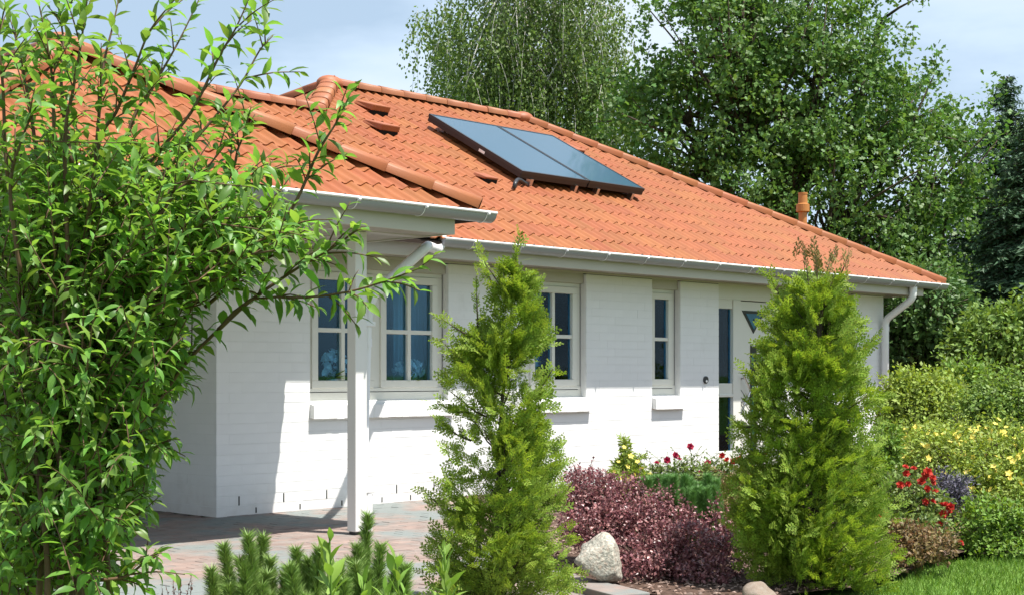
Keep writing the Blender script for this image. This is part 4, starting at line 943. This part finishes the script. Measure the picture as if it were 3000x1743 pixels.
# trees behind the house
SM = (SMALL_V, SMALL_F); QD = (QUAD_V, QUAD_F); OK_ = (OAK_V, OAK_F)
D = 25
leafy('oak_tree', gr(2330, D), [L_(2150, 130, D, 300, 230), L_(2400, 140, D, 240, 200), L_(2010, 330, D, 230, 210), L_(2330, 330, D, 330, 200), L_(2650, 330, D, 170, 130), L_(2120, 560, D, 260, 190), L_(2450, 570, D - .5, 320, 210), L_(2740, 520, D, 180, 190), L_(2780, 690, D, 150, 170), L_(2550, 760, D - .8, 280, 150), L_(2640, 900, D - .5, 230, 130), L_(1930, 520, D, 170, 160), L_(2180, -60, D, 230, 140), L_(2580, 60, D, 130, 60)], 1900, 30, .27, OK_, .108, 'oak_leaf',
      'tall spreading oak with lobed dark green leaves behind the hip end of the roof', 'tree', seed=21, trunk_r=.12, flat=.6, bough=(6, .34))
D = 30
def birch(name, root, starts, label, seed):
    g = np.random.default_rng(seed); root = np.array(root); t = tag(empty(name, root), label, 'tree'); P, Dd, tw = [], [], []
    top = at(1545, -250, D); tr = curve_pts([root, at(1475, 700, D), at(1466, 380, D), at(1470, 120, D), at(1500, -60, D), top], 20); tw.append(tube(tr, np.linspace(.17, .03, len(tr)), 9))
    tr2 = curve_pts([at(1475, 700, D), at(1560, 420, D + .3), at(1590, 250, D + .4), at(1625, 60, D + .6), at(1640, -200, D + .7)], 12); tw.append(tube(tr2, np.linspace(.10, .03, len(tr2)), 8))
    for (x, y, rx, ry, cnt) in starts:
        for _ in range(cnt):
            u = nrm(g.normal(0, 1, 3)) * g.uniform(.3, 1) ** .5; s = at(x + u[0] * rx, y + u[2] * ry, D + u[1] * 1.6)
            if g.uniform() < .035:
                j = g.integers(6, 18); tw.append(tube(curve_pts([tr[j], (tr[j] + s) / 2 + np.array([0, 0, .3]), s], 7), np.linspace(.028, .005, 7), 5))
            ln = g.uniform(.45, 1.6); m = int(ln * 24); q = np.linspace(0, 1, m)[:, None]; sw = g.normal(0, .22, 3); sw[2] = 0
            line = s + np.array([0, 0, -1.0]) * ln * q + sw * (1 - (1 - q) ** 2) * ln; P.append(line + g.normal(0, .045, line.shape)); Dd.append(np.array([0, 0, -1.0]) + g.normal(0, .6, line.shape))
            if g.uniform() < .3: tw.append(tube(line[::max(1, m // 5)], np.full(len(line[::max(1, m // 5)]), .004), 3))
    P = np.concatenate(P); Dd = np.concatenate(Dd)
    tag(obj('crown', [scatter(QUAD_V * np.array([1.25, 1, 1]), QUAD_F, frames(Dd, nrm(g.normal(0, 1, P.shape) + np.array([-.2, -.5, .5])), g.uniform(.055, .095, len(P))), P - root)], M['birch_leaf'], t), kind='stuff')
    obj('trunk', [(v - root, l, s) for v, l, s in tw], M['birch'], t, smooth=True); return t
birch('birch_tree', gr(1475, D), [(1300, 50, 80, 60, 50), (1420, 80, 150, 120, 200), (1590, 60, 190, 170, 420), (1730, 80, 130, 170, 230), (1370, 230, 90, 50, 110), (1480, 270, 140, 80, 200), (1650, 260, 170, 110, 300), (1800, 270, 110, 130, 190), (1560, -160, 260, 120, 300), (1235, 40, 25, 25, 9), (1720, 400, 130, 60, 120), (1320, 150, 50, 50, 40)], 'weeping birch with fine hanging twigs and a pale trunk behind the roof ridge', 31)
def spruce(name, px, d, ytop, ybase, half, label, seed, droop=.35, n=260):
    g = np.random.default_rng(seed); root = gr(px, d); t = tag(empty(name, root), label, 'tree', 'spruces behind the garden'); top = at(px, ytop, d)[2]; P, Dd, S, tw = [], [], [], [tube([root, root + np.array([0, 0, top])], [.16, .01], 8)]
    for i in range(n):
        f = g.uniform(0, 1) ** .75; z = top * (1 - f * .93); ln = (half * d / F_PX) * (f ** .85) * g.uniform(.75, 1.12) + .06; a = g.uniform(0, 2 * math.pi); dv = np.array([math.cos(a), math.sin(a), 0.0]); m = int(7 + ln * 26); q = np.linspace(.05, 1, m)[:, None]
        line = root + np.array([0, 0, z]) + dv * ln * q + np.array([0, 0, -1.0]) * droop * ln * (q ** 1.4) * (.3 + f) + np.array([0, 0, .25]) * ln * q ** 3 * (.5)
        tw.append(tube(line[::max(1, m // 4)], np.linspace(.018, .004, len(line[::max(1, m // 4)])), 4))
        for k_ in range(3):
            P.append(line + g.normal(0, .03, line.shape)); sd = np.cross(dv, [0, 0, 1.0]); Dd.append(dv * .5 + sd * g.choice([-1, 1], (m, 1)) * .8 + np.array([0, 0, -.35]) + g.normal(0, .25, line.shape)); S.append(g.uniform(.10, .20, m) * (.55 + .6 * f))
    P = np.concatenate(P); Dd = np.concatenate(Dd); S = np.concatenate(S)
    tag(obj('crown', [scatter(QUAD_V * np.array([.55, 1, 1]), QUAD_F, frames(Dd, nrm(g.normal(0, .5, P.shape) + np.array([0, 0, 1.0])), S), P - root)], M['spruce'], t), kind='stuff')
    obj('trunk', [(v - root, l, s) for v, l, s in tw], M['bark'], t, smooth=True); return t
spruce('spruce_tree', 2950, 31, 225, 1090, 420, 'pointed dark spruce rising above the other trees at the picture edge', 41, n=900)
spruce('spruce_tree', 3020, 23, 330, 1090, 330, 'dark spruce half outside the picture with drooping branches', 42, droop=.6, n=800)
D = 22
leafy('hedge_tree', gr(2720, 21), [L_(2700, 900, 21, 160, 130), L_(2640, 1010, 21, 110, 90), L_(2790, 1010, 21, 110, 90)], 420, 22, .26, SM, .10, 'under', 'dark leafy tree right beside the end wall of the house', 'tree', 'dark trees beyond the garden', seed=51, trunk_r=.07)
leafy('hedge_tree', gr(2930, 20), [L_(2920, 985, 20, 110, 90), L_(2980, 1030, 20, 120, 90), L_(2860, 1030, 20, 90, 70), L_(3030, 960, 20, 110, 100)], 460, 22, .25, SM, .095, 'shrub', 'lighter green leafy tree below the pointed spruce', 'tree', 'dark trees beyond the garden', seed=52, trunk_r=.06)
leafy('hedge_tree', gr(2500, 34), [L_(2550, 880, 34, 300, 110), L_(2800, 860, 34, 300, 150), L_(3000, 880, 34, 220, 190), L_(2650, 1000, 34, 400, 110)], 560, 20, .55, SM, .20, 'under', 'wide dark tree mass seen low between the oak and the spruces', 'tree', 'dark trees beyond the garden', seed=53, trunk_r=.15)
leafy('hedge_tree', gr(1700, 38), [L_(1640, 600, 38, 260, 150), L_(1950, 740, 38, 260, 130), L_(2200, 840, 38, 240, 110)], 420, 20, .6, SM, .20, 'under', 'dark tree showing low behind the birch and the roof ridge', 'tree', 'dark trees beyond the garden', seed=54, trunk_r=.15)

# shrubs to the right of the house
leafy('round_shrub', gr(2700, 15), [L_(2690, 1180, 15, 95, 65), L_(2640, 1190, 15, 60, 80), L_(2760, 1180, 15, 70, 70), L_(2700, 1250, 15, 130, 70), L_(2650, 1135, 15, 35, 35), L_(2730, 1130, 15, 40, 30), L_(2790, 1150, 15.2, 35, 40)], 520, 22, .20, SM, .055, 'yellowgreen', 'rounded green garden shrub right of the end downpipe', 'shrub', seed=61, trunk_r=.02, wild=(90, .30))
leafy('feathery_shrub', gr(2820, 17), [L_(2820, 1110, 17, 70, 50), L_(2850, 1150, 17, 80, 60), L_(2780, 1140, 17, 50, 50)], 160, 22, .12, QD, .075, 'lime', 'upright lime green shrub behind the rounded shrub', 'shrub', seed=62, trunk_r=.015, upbias=0, wild=(50, .35))
leafy('loose_shrub', gr(2930, 13.5), [L_(2920, 1200, 13.5, 80, 50), L_(2990, 1180, 13.5, 70, 70), L_(2870, 1230, 13.5, 60, 60), L_(2960, 1260, 13.5, 110, 70), L_(2900, 1150, 13.5, 30, 35), L_(2960, 1120, 13.6, 30, 30), L_(2850, 1180, 13.6, 30, 40)], 420, 22, .19, SM, .05, 'shrub', 'loose light green shrub at the picture edge above the yellow flowers', 'shrub', seed=63, trunk_r=.018, wild=(80, .28))
def blossoms(t, root, pts, size, m, g, petals=5):
    a = np.linspace(0, 2 * math.pi, petals * 2, endpoint=False); tv = [(0, 0, .1)] + [(math.cos(x) * (1 if i % 2 == 0 else .6), math.sin(x) * (1 if i % 2 == 0 else .6), .3) for i, x in enumerate(a)]; tf = [(0, 1 + i, 1 + (i + 1) % (petals * 2)) for i in range(petals * 2)]
    me = np_mesh('blossom', [(np.array(tv, float), np.concatenate(tf), np.full(len(tf), 3))]); me.materials.append(m)
    for p in pts:
        o = bpy.data.objects.new('blossom', me); COL.objects.link(o); o.parent = t; o.location = np.array(p) - root
        o.rotation_euler = (R(45) + g.normal(0, .5), g.normal(0, .5), -TH + g.normal(0, .8)); s = size * g.uniform(.7, 1.25); o.scale = (s, s, s)
def rose_blossoms(t, root, pts, size, m, g):
    """double rose heads: three whorls of petals"""
    V, Fc = [], []
    for w_, (r_, z, k_) in enumerate(((1.0, .15, 6), (.72, .42, 5), (.42, .6, 4))):
        for i in range(k_):
            a0 = 2 * math.pi * i / k_ + w_ * .5; da = math.pi / k_ * 1.15; b = len(V)
            V += [(0, 0, 0), (math.cos(a0 - da) * r_ * .75, math.sin(a0 - da) * r_ * .75, z), (math.cos(a0) * r_, math.sin(a0) * r_, z + .12), (math.cos(a0 + da) * r_ * .75, math.sin(a0 + da) * r_ * .75, z)]; Fc.append((b, b + 1, b + 2, b + 3))
    me = np_mesh('blossom', [(np.array(V), np.concatenate(Fc), np.full(len(Fc), 4))]); me.materials.append(m)
    for p in pts:
        o = bpy.data.objects.new('blossom', me); COL.objects.link(o); o.parent = t; o.location = np.array(p) - root
        o.rotation_euler = (R(50) + g.normal(0, .4), g.normal(0, .4), -TH + g.normal(0, .6)); s = size * g.uniform(.75, 1.2); o.scale = (s, s, s)
def front_pts(g, lobes, n, grow=1.02):
    lobes = np.array(lobes); w = lobes[:, 3] * lobes[:, 5]; idx = g.choice(len(lobes), n, p=w / w.sum()); u = nrm(g.normal(0, 1, (n, 3)) - FW * .8 + np.array([0, 0, .5])); return lobes[idx, :3] + u * lobes[idx, 3:6] * grow
g = np.random.default_rng(71)
lb = [L_(2760, 1340, 11.5, 130, 80), L_(2900, 1360, 11.2, 130, 100), L_(2960, 1450, 10.8, 110, 110), L_(2850, 1440, 11, 110, 80), L_(2680, 1310, 12, 60, 60), L_(3040, 1380, 11, 80, 120), L_(2830, 1275, 11.6, 45, 40), L_(2720, 1265, 11.8, 40, 30), L_(2930, 1265, 11.4, 50, 45), L_(2650, 1360, 11.6, 40, 50), L_(2990, 1300, 11.2, 40, 50)]
t = leafy('potentilla_bush', gr(2870, 11.2), lb, 900, 20, .12, QD, .034, 'yellowgreen', 'wide bush dotted with small yellow flowers right of the house', 'shrub', seed=64, trunk_r=.012, wild=(170, .20))
blossoms(t, gr(2870, 11.2), front_pts(g, lb, 190), .026, M['yellow'], g)
leafy('soft_green_shrub', gr(2900, 9.6), [L_(2890, 1540, 9.6, 90, 80), L_(2960, 1560, 9.6, 90, 80), L_(2850, 1590, 9.6, 60, 50), L_(2920, 1610, 9.5, 110, 40)], 340, 20, .07, QD, .036, 'lime', 'soft bright green mound of foliage next to the lawn', 'shrub', seed=65, trunk_r=.01, wild=(80, .13))
# lavender, red roses beside the thuja
g = np.random.default_rng(72)
lb = [L_(2770, 1430, 10.2, 60, 45), L_(2820, 1440, 10.2, 40, 40)]
leafy('lavender_bush', gr(2790, 10.2), lb, 120, 16, .06, (QUAD_V * np.array([.35, 1, 1]), QUAD_F), .042, 'lavender', 'grey violet lavender clump between the red roses and yellow flowers', 'lavender', seed=66, trunk_r=.008, upbias=0)
lb = [L_(2650, 1450, 9.4, 70, 70), L_(2720, 1480, 9.3, 60, 70), L_(2690, 1560, 9.1, 90, 70)]
t = leafy('red_rose_bush', gr(2690, 9.2), lb, 240, 16, .06, SM, .034, 'rose_leaf', 'rose bush with clusters of red flowers right of the broad thuja', 'rose bush', seed=67, trunk_r=.008, wild=(50, .14))
rose_blossoms(t, gr(2690, 9.2), np.array([at(x, y, 9.1) for x, y in ((2653, 1368), (2677, 1372), (2655, 1387), (2637, 1420), (2660, 1418), (2710, 1390), (2717, 1383), (2732, 1400), (2733, 1413), (2700, 1410), (2716, 1432), (2738, 1442), (2713, 1470), (2730, 1470), (2757, 1478), (2770, 1480), (2784, 1485), (2763, 1505), (2783, 1503), (2752, 1535), (2568, 1515), (2595, 1500), (2694, 1570), (2812, 1590))]), .030, M['red'], g)
leafy('rust_bush', gr(2680, 8.9), [L_(2660, 1570, 8.8, 70, 40), L_(2720, 1600, 8.7, 90, 40), L_(2650, 1630, 8.6, 60, 30)], 150, 16, .05, QD, .03, 'rose_rust', 'low brown red seedlings in the bark below the red roses', 'shrub', seed=68, trunk_r=.006, wild=(50, .10))
# dark flame-shaped conifer behind the broad thuja
leafy('dwarf_conifer', gr(2615, 10.5), [L_(2600, 1300, 10.5, 40, 70), L_(2590, 1390, 10.5, 55, 90), L_(2560, 1360, 10.4, 40, 60), L_(2600, 1480, 10.4, 70, 80)], 320, 18, .05, (QUAD_V * np.array([.6, 1, 1]), QUAD_F), .045, 'lime', 'flame shaped green conifer below the end downpipe', 'conifer', seed=69, trunk_r=.012, upbias=0)

# bed in front of the wall: barberry, dwarf pine, golden conifer, roses
lb = [L_(1720, 1450, 8.9, 100, 80), L_(1830, 1480, 8.8, 120, 80), L_(1760, 1540, 8.6, 130, 70), L_(1930, 1540, 8.5, 120, 80), L_(2010, 1600, 8.3, 110, 80), L_(1900, 1640, 8.2, 130, 60), L_(2110, 1560, 8.6, 60, 90), L_(2060, 1680, 8.1, 110, 50), L_(1690, 1490, 8.8, 50, 90), L_(2140, 1640, 8.3, 50, 70)]
leafy('barberry_bush', gr(1900, 8.5), lb, 1250, 16, .045, (SMALL_V * np.array([1.25, 1, 1.4]), SMALL_F), .0235, 'barberry', 'low spreading barberry with dark purple red leaves behind the boulder', 'shrub', seed=81, trunk_r=.009, upbias=.5, flat=.5, wild=(260, .09))
g = np.random.default_rng(82)
# fine barberry shoots rising above the mound
bt = [o for o in COL.objects if o.name == 'barberry_bush'][0]; rt = gr(1900, 8.5); tw = []; LPb = []
for _ in range(46):
    x = g.uniform(1650, 2000); y = 1400 + (x - 1650) * .18 + g.uniform(-10, 40); d = g.uniform(8.5, 9.0); P0 = at(x, y, d); P1 = P0 + np.array([g.normal(0, .03), g.normal(0, .03), g.uniform(.04, .10)])
    tw.append(tube([P0, P1], [.0022, .001], 3)); LPb.append(shoot_leaves(curve_pts([P0, P1], 5), .009, .022, droop=0))
LPb = [l for l in LPb if l is not None]
tag(obj('shoots', [(v - rt, l, s) for v, l, s in tw], M['bark'], bt), kind='stuff')
tag(obj('shoot_leaves', [scatter(SMALL_V, SMALL_F, frames(np.concatenate([l[1] for l in LPb]), np.concatenate([l[2] for l in LPb]), np.concatenate([l[3] for l in LPb])), np.concatenate([l[0] for l in LPb]) - rt)], M['barberry'], bt), kind='stuff')

NEED_V = np.array([(-.5, 0, 0), (.5, 0, 0), (0, 1, 0)]); NEED_F = [(0, 1, 2)]
def pine(name, depth, tips, base_px, label, mt, seed, per=750, needle=.056, rad=.030, group='dwarf pines', body=None):
    """mugo pine: upright shoots thick with needles; tips = (px, py, length px)"""
    g = np.random.default_rng(seed); root = gr(base_px, depth); t = tag(empty(name, root), label, 'pine', group); tw, P, Dd, S = [], [], [], []
    sc = depth / F_PX
    for (x, y, ln, lean) in tips:
        d = depth + g.uniform(-.25, .25); tip = at(x, y, d); b = at(x - lean, y + ln, d); w = curve_pts([b, (b + tip) / 2 + g.normal(0, .008, 3), tip], 9)
        tw.append(tube(np.vstack([[root + (b - root) * .35 + np.array([0, 0, -.02])], w]), np.linspace(.010, .003, 10), 5))
        m = int(per * ln * sc / .12); q = g.uniform(0, 1, m); idx = q * (len(w) - 1); i0 = np.minimum(idx.astype(int), len(w) - 2); pp = w[i0] + (w[i0 + 1] - w[i0]) * (idx - i0)[:, None]
        ax = nrm(tip - b); r_ = nrm(np.cross(ax, g.normal(0, 1, (m, 3)))); P.append(pp); Dd.append(ax * g.uniform(.55, 1.25, (m, 1)) + r_); S.append(needle * g.uniform(.7, 1.15, m) * (1 - .25 * q))
    P = np.concatenate(P); Dd = np.concatenate(Dd); S = np.concatenate(S)
    FRn = frames(Dd, nrm(g.normal(0, 1, P.shape)), S, sx=.085)
    tag(obj('needles', [scatter(NEED_V, NEED_F, FRn, P - root)], M[mt], t), kind='stuff'); obj('branches', [(v - root, l, s) for v, l, s in tw], M['bark'], t, smooth=True); return t
g = np.random.default_rng(90)
def rand_tips(cx, w, ytop, n, ln=(130, 220), slope=0.0):
    return [(cx + g.uniform(-w, w), ytop + abs(g.normal(0, 70)) + g.uniform(0, 90), g.uniform(*ln), g.uniform(-30, 30)) for _ in range(n)]
pine('dwarf_pine', 5.0, [(725, 1568, 200, -5), (772, 1572, 160, 25), (655, 1600, 210, -40), (700, 1640, 170, -10), (790, 1640, 170, 20), (620, 1670, 150, -20)] + rand_tips(720, 130, 1640, 30), 720, 'dwarf pine with the thick twin shoots below the shaded porch floor', 'pine', 91)
pine('dwarf_pine', 4.9, [(868, 1612, 190, -10), (905, 1640, 160, 5), (935, 1610, 200, 20), (990, 1660, 160, 10)] + rand_tips(910, 110, 1640, 26), 910, 'dwarf pine left of the porch post, low and dense', 'pine', 92)
pine('dwarf_pine', 5.1, [(1078, 1510, 330, 0), (1045, 1600, 200, -15), (1115, 1600, 190, 15), (1030, 1640, 150, -20), (1165, 1640, 180, 10), (1190, 1660, 160, 14)] + rand_tips(1090, 110, 1640, 26), 1080, 'dwarf pine with one tall blue green leader in front of the porch post', 'pine', 93)
pine('mugo_pine', 9.0, [(1930 + 26 * i + 10 * (i % 2), 1390 + 34 * abs(i - 2.2) * .6 + 14 * (i % 3), 90, (i - 3) * 6) for i in range(7)] + [(g.uniform(1885, 2100), 1392 + abs(g.normal(0, 60)), 80, g.uniform(-12, 12)) for _ in range(90)], 2000, 'rounded dwarf pine with dark green needles behind the barberry', 'pine_dark', 94, per=1100, needle=.06)
# golden pointed conifer with small yellow flowers
lb = [L_(1830, 1300, 10.2, 9, 22), L_(1832, 1330, 10.2, 17, 40), L_(1834, 1380, 10.2, 34, 55), L_(1872, 1360, 10.1, 10, 40), L_(1868, 1400, 10.1, 24, 40), L_(1800, 1410, 10.1, 18, 40), L_(1830, 1430, 10.1, 60, 40)]
t = leafy('golden_conifer', gr(1838, 10.2), lb, 380, 16, .028, (QUAD_V * np.array([.45, 1, 1]), QUAD_F), .042, 'yellowgreen', 'small pointed yellow green conifer against the sunlit wall', 'conifer', seed=95, trunk_r=.008, upbias=0)
g = np.random.default_rng(96); gp = [(1828, 1310), (1848, 1336), (1812, 1352), (1868, 1352), (1838, 1366), (1880, 1372), (1800, 1380), (1858, 1388), (1905, 1390), (1884, 1402), (1845, 1404), (1820, 1398)]
t2 = empty('yellow_flower_stems', gr(1850, 10.0)); tag(t2, 'thin stems with a few yellow flowers around the golden conifer', 'flowers')
blossoms(t2, gr(1850, 10.0), [at(x, y, 9.95) for x, y in gp], .020, M['yellow'], g)
obj('stems', [(v - gr(1850, 10.0), l, s) for v, l, s in [tube(curve_pts([gr(1850, 10.0) + g.normal(0, .03, 3) * np.array([1, 1, 0]), (gr(1850, 10) + at(x, y, 9.95)) / 2 + np.array([0, 0, .05]), at(x, y, 9.96)], 7), np.linspace(.003, .0015, 7), 4) for x, y in gp]], M['shrub'], t2)
# roses along the wall
def roses(px0, px1, y, d, n, flowers, m, label, seed, leafm='rose_leaf'):
    g = np.random.default_rng(seed); lb = [L_(x, y + 60 + g.uniform(-10, 10), d, 60, 52) for x in np.linspace(px0, px1, n)] + [L_(x, y + 115, d - .1, 70, 50) for x in np.linspace(px0, px1, n)]
    root = gr((px0 + px1) / 2, d); t = leafy('rose_bush', root, lb, 150 * n, 15, .065, SM, .034, leafm, label, 'rose bush', 'roses along the wall', seed=seed, trunk_r=.007)
    pts = np.array([at(x, yy, d - .1) for x, yy in flowers]); rose_blossoms(t, root, pts, .028, m, g)
    tw = []; LPr = []
    for (x, yy) in flowers:
        P = curve_pts([at(x + g.uniform(-25, 25), y + 80, d), at(x + g.uniform(-8, 8), (yy + y + 80) / 2, d - .05), at(x, yy + 4, d - .1)], 8); tw.append(tube(P, np.linspace(.004, .0018, len(P)), 4)); LPr.append(shoot_leaves(P, .02, .034, droop=.1))
    for _ in range(14):
        x = g.uniform(px0 - 20, px1 + 20); P = curve_pts([at(x, y + 60, d), at(x + g.uniform(-15, 15), y + 10, d), at(x + g.uniform(-40, 40), y - g.uniform(0, 40), d)], 8); tw.append(tube(P, np.linspace(.003, .0012, len(P)), 4)); LPr.append(shoot_leaves(P, .022, .030, droop=.2))
    obj('canes', [(v - root, l, s) for v, l, s in tw], M['shrub'], t); LPr = [l for l in LPr if l is not None]
    tag(obj('cane_leaves', [scatter(SMALL_V, SMALL_F, frames(np.concatenate([l[1] for l in LPr]), np.concatenate([l[2] for l in LPr]), np.concatenate([l[3] for l in LPr])), np.concatenate([l[0] for l in LPr]) - root)], M[leafm], t), kind='stuff')
roses(1935, 2060, 1345, 11.3, 3, [(2022, 1308), (1978, 1333), (1955, 1347), (1924, 1357), (1990, 1345), (2074, 1356), (2052, 1383)], M['crimson'], 'rose bush with dark crimson flowers below the tall side light', 101)
roses(2110, 2200, 1352, 10.9, 2, [(2116, 1334), (2130, 1346), (2150, 1350), (2160, 1345), (2170, 1341), (2203, 1352), (2202, 1370), (2140, 1350), (2128, 1448), (2240, 1330)], M['red'], 'rose bush with bright red flowers at the foot of the front door', 102)
leafy('rust_bush', gr(2130, 9.6), [L_(2120, 1460, 9.6, 60, 60), L_(2180, 1430, 9.8, 60, 60), L_(2110, 1510, 9.4, 50, 60)], 170, 16, .055, SM, .032, 'rose_rust', 'yellow brown rose foliage between the dwarf pine and the broad thuja', 'rose bush', seed=103, trunk_r=.007, wild=(50, .12))

# ---------------------------------------------------------------- boulders
def boulder(name, px, py, d, wpx, hpx, m, label, seed, peak=0.0):
    g = np.random.default_rng(seed); bm = bmesh.new(); bmesh.ops.create_icosphere(bm, subdivisions=4, radius=1.0); co = np.array([v.co[:] for v in bm.verts]); r_ = np.ones(len(co))
    for _ in range(11):
        n_ = nrm(g.normal(0, 1, 3)); h = g.uniform(.55, .86); s = co @ n_; co = co - np.maximum(s - h, 0)[:, None] * n_ * .93
    for k_ in (2.5, 5, 11, 23): co = co * (1 + .16 / k_ * np.sin(co @ g.normal(0, k_, (3, 3)) + g.uniform(0, 6, 3)).sum(1) / 2)[:, None]
    co[:, 2] += peak * np.exp(-((co[:, 0] - .15) ** 2 + co[:, 1] ** 2) / .10) * (co[:, 2] > 0)
    co /= np.abs(co).max(0)
    for v, c in zip(bm.verts, co): v.co = c
    me = bpy.data.meshes.new(name); bm.to_mesh(me); bm.free()
    for p in me.polygons: p.use_smooth = True
    o = link(name, me, m); s = d / F_PX; c = at(px, py, d); o.location = c; o.scale = (wpx * s / 2, wpx * s / 2 * .85, hpx * s / 2); o.rotation_euler = (0, 0, -TH + .3); return tag(o, label, 'boulder', 'boulders at the bed edge')
boulder('boulder', 1758, 1640, 7.95, 172, 168, M['rock'], 'pale grey granite boulder with a pointed top beside the purple barberry', 111, peak=.28)
boulder('boulder', 2225, 1752, 7.45, 130, 100, M['rock2'], 'smooth brown boulder at the foot of the broad thuja', 112, peak=.25)

# ---------------------------------------------------------------- foreground seedlings with pale leaves
def seedling(px, ytop, d, label, seed, n=1, spread=60, lsz=.088):
    g = np.random.default_rng(seed); root = gr(px, d); t = tag(empty('pale_seedling', root), label, 'plant', 'pale green seedlings in front'); tw, LPs = [], []
    for i in range(n):
        tip = at(px + g.uniform(-spread, spread) * (i > 0), ytop + (0 if i == 0 else g.uniform(20, 110)), d + g.uniform(-.1, .1)); b = root + g.normal(0, .03, 3) * np.array([1, 1, 0]); P = curve_pts([b, (b + tip) / 2 + g.normal(0, .015, 3), tip], 16); tw.append(tube(P, np.linspace(.006, .0022, len(P)), 6)); LPs.append(shoot_leaves(P, .021, lsz, droop=-.25, spread=.8, jitter=.3, start=.45))
    obj('stems', [(v - root, l, s) for v, l, s in tw], M['laurel'], t, smooth=True)
    p, d_, u, s = [np.concatenate([l[k_] for l in LPs]) for k_ in range(4)]; FRl = frames(d_, u, s, sx=1.15); me = [leaf_mesh('leaf', kk, 1.0, M['laurel']) for kk in (.1, -.15, .3)]
    for i in range(len(p)):
        o = bpy.data.objects.new('leaf', me[i % 3]); COL.objects.link(o); o.parent = t; m = FRl[i]; q = p[i] - root
        o.matrix_basis = Matrix(((m[0, 0], m[0, 1], m[0, 2], q[0]), (m[1, 0], m[1, 1], m[1, 2], q[1]), (m[2, 0], m[2, 1], m[2, 2], q[2]), (0, 0, 0, 1)))
seedling(966, 1575, 4.3, 'pale green leafy seedling growing through the low dense dwarf pine', 121, 2, 30)
seedling(1066, 1700, 4.4, 'short pale green seedling below the tall pine leader', 122, 2, 60)
seedling(1158, 1640, 4.5, 'pale green leafy seedling between the tall pine leader and the slim thuja', 123, 3, 50)
seedling(1302, 1598, 4.7, 'pale green leafy seedling at the foot of the slim thuja', 124, 2, 50)
seedling(330, 1700, 4.0, 'pale green seedling under the large leafy shrub', 125, 3, 70, .06)
# small red twig
g = np.random.default_rng(126); root = gr(545, 4.7); t = tag(empty('barberry_seedling', root), 'tiny red barberry twig below the porch floor in front', 'plant'); tw, LPs = [], []
for i in range(7):
    tip = at(545 + g.uniform(-70, 40), 1695 + g.uniform(-15, 30), 4.7); P = curve_pts([root, (root + tip) / 2 + g.normal(0, .02, 3), tip], 10); tw.append(tube(P, np.linspace(.003, .001, len(P)), 4)); LPs.append(shoot_leaves(P, .010, .018, start=.6))
obj('stems', [(v - root, l, s) for v, l, s in tw], M['bark'], t); LPs = [l for l in LPs if l is not None]
tag(obj('leaves', [scatter(SMALL_V, SMALL_F, frames(np.concatenate([l[1] for l in LPs]), np.concatenate([l[2] for l in LPs]), np.concatenate([l[3] for l in LPs])), np.concatenate([l[0] for l in LPs]) - root)], M['barberry'], t), kind='stuff')

# ---------------------------------------------------------------- bark mulch, grass
g = np.random.default_rng(131); n = 16000
X = g.uniform(-1.0, 5.5, n); Y = g.uniform(-6.0, -1.0, n); ok = inside(BED, X, Y); X, Y = X[ok], Y[ok]; n = len(X)
CHV = np.array([(-.3, 0, 0), (.3, 0, .1), (.35, 1, .0), (-.25, 1, .12), (0, .5, .3)]); CHF = [(0, 1, 4), (1, 2, 4), (2, 3, 4), (3, 0, 4)]
a = g.uniform(0, 6.28, n); d_ = np.stack([np.cos(a), np.sin(a), g.normal(0, .25, n)], 1)
tag(obj('mulch', [scatter(CHV, CHF, frames(d_, nrm(np.array([0, 0, 1.0]) + g.normal(0, .4, (n, 3))), g.uniform(.012, .035, n)), np.stack([X, Y, np.full(n, .013) + g.uniform(0, .01, n)], 1))], M['chip']), 'brown bark mulch scattered over the planting bed', 'mulch', kind='stuff')
n = 60000; X = g.uniform(-.5, 6.5, n); Y = g.uniform(-8.6, -5.2, n); ok = ~inside(BED, X, Y); X, Y = X[ok], Y[ok]; n = len(X)
d_ = nrm(np.array([0, 0, 1.0]) + g.normal(0, .45, (n, 3))); GV = np.array([(-.06, 0, 0), (.06, 0, 0), (.045, .6, .02), (0, 1, .12), (-.045, .6, .02)]); GF = [(0, 1, 2, 3, 4)]
tag(obj('grass', [scatter(GV, GF, frames(d_, nrm(g.normal(0, 1, (n, 3))), g.uniform(.025, .055, n)), np.stack([X, Y, np.full(n, -.045)], 1))], M['grass']), 'short mown grass at the corner of the bed', 'grass', kind='stuff')
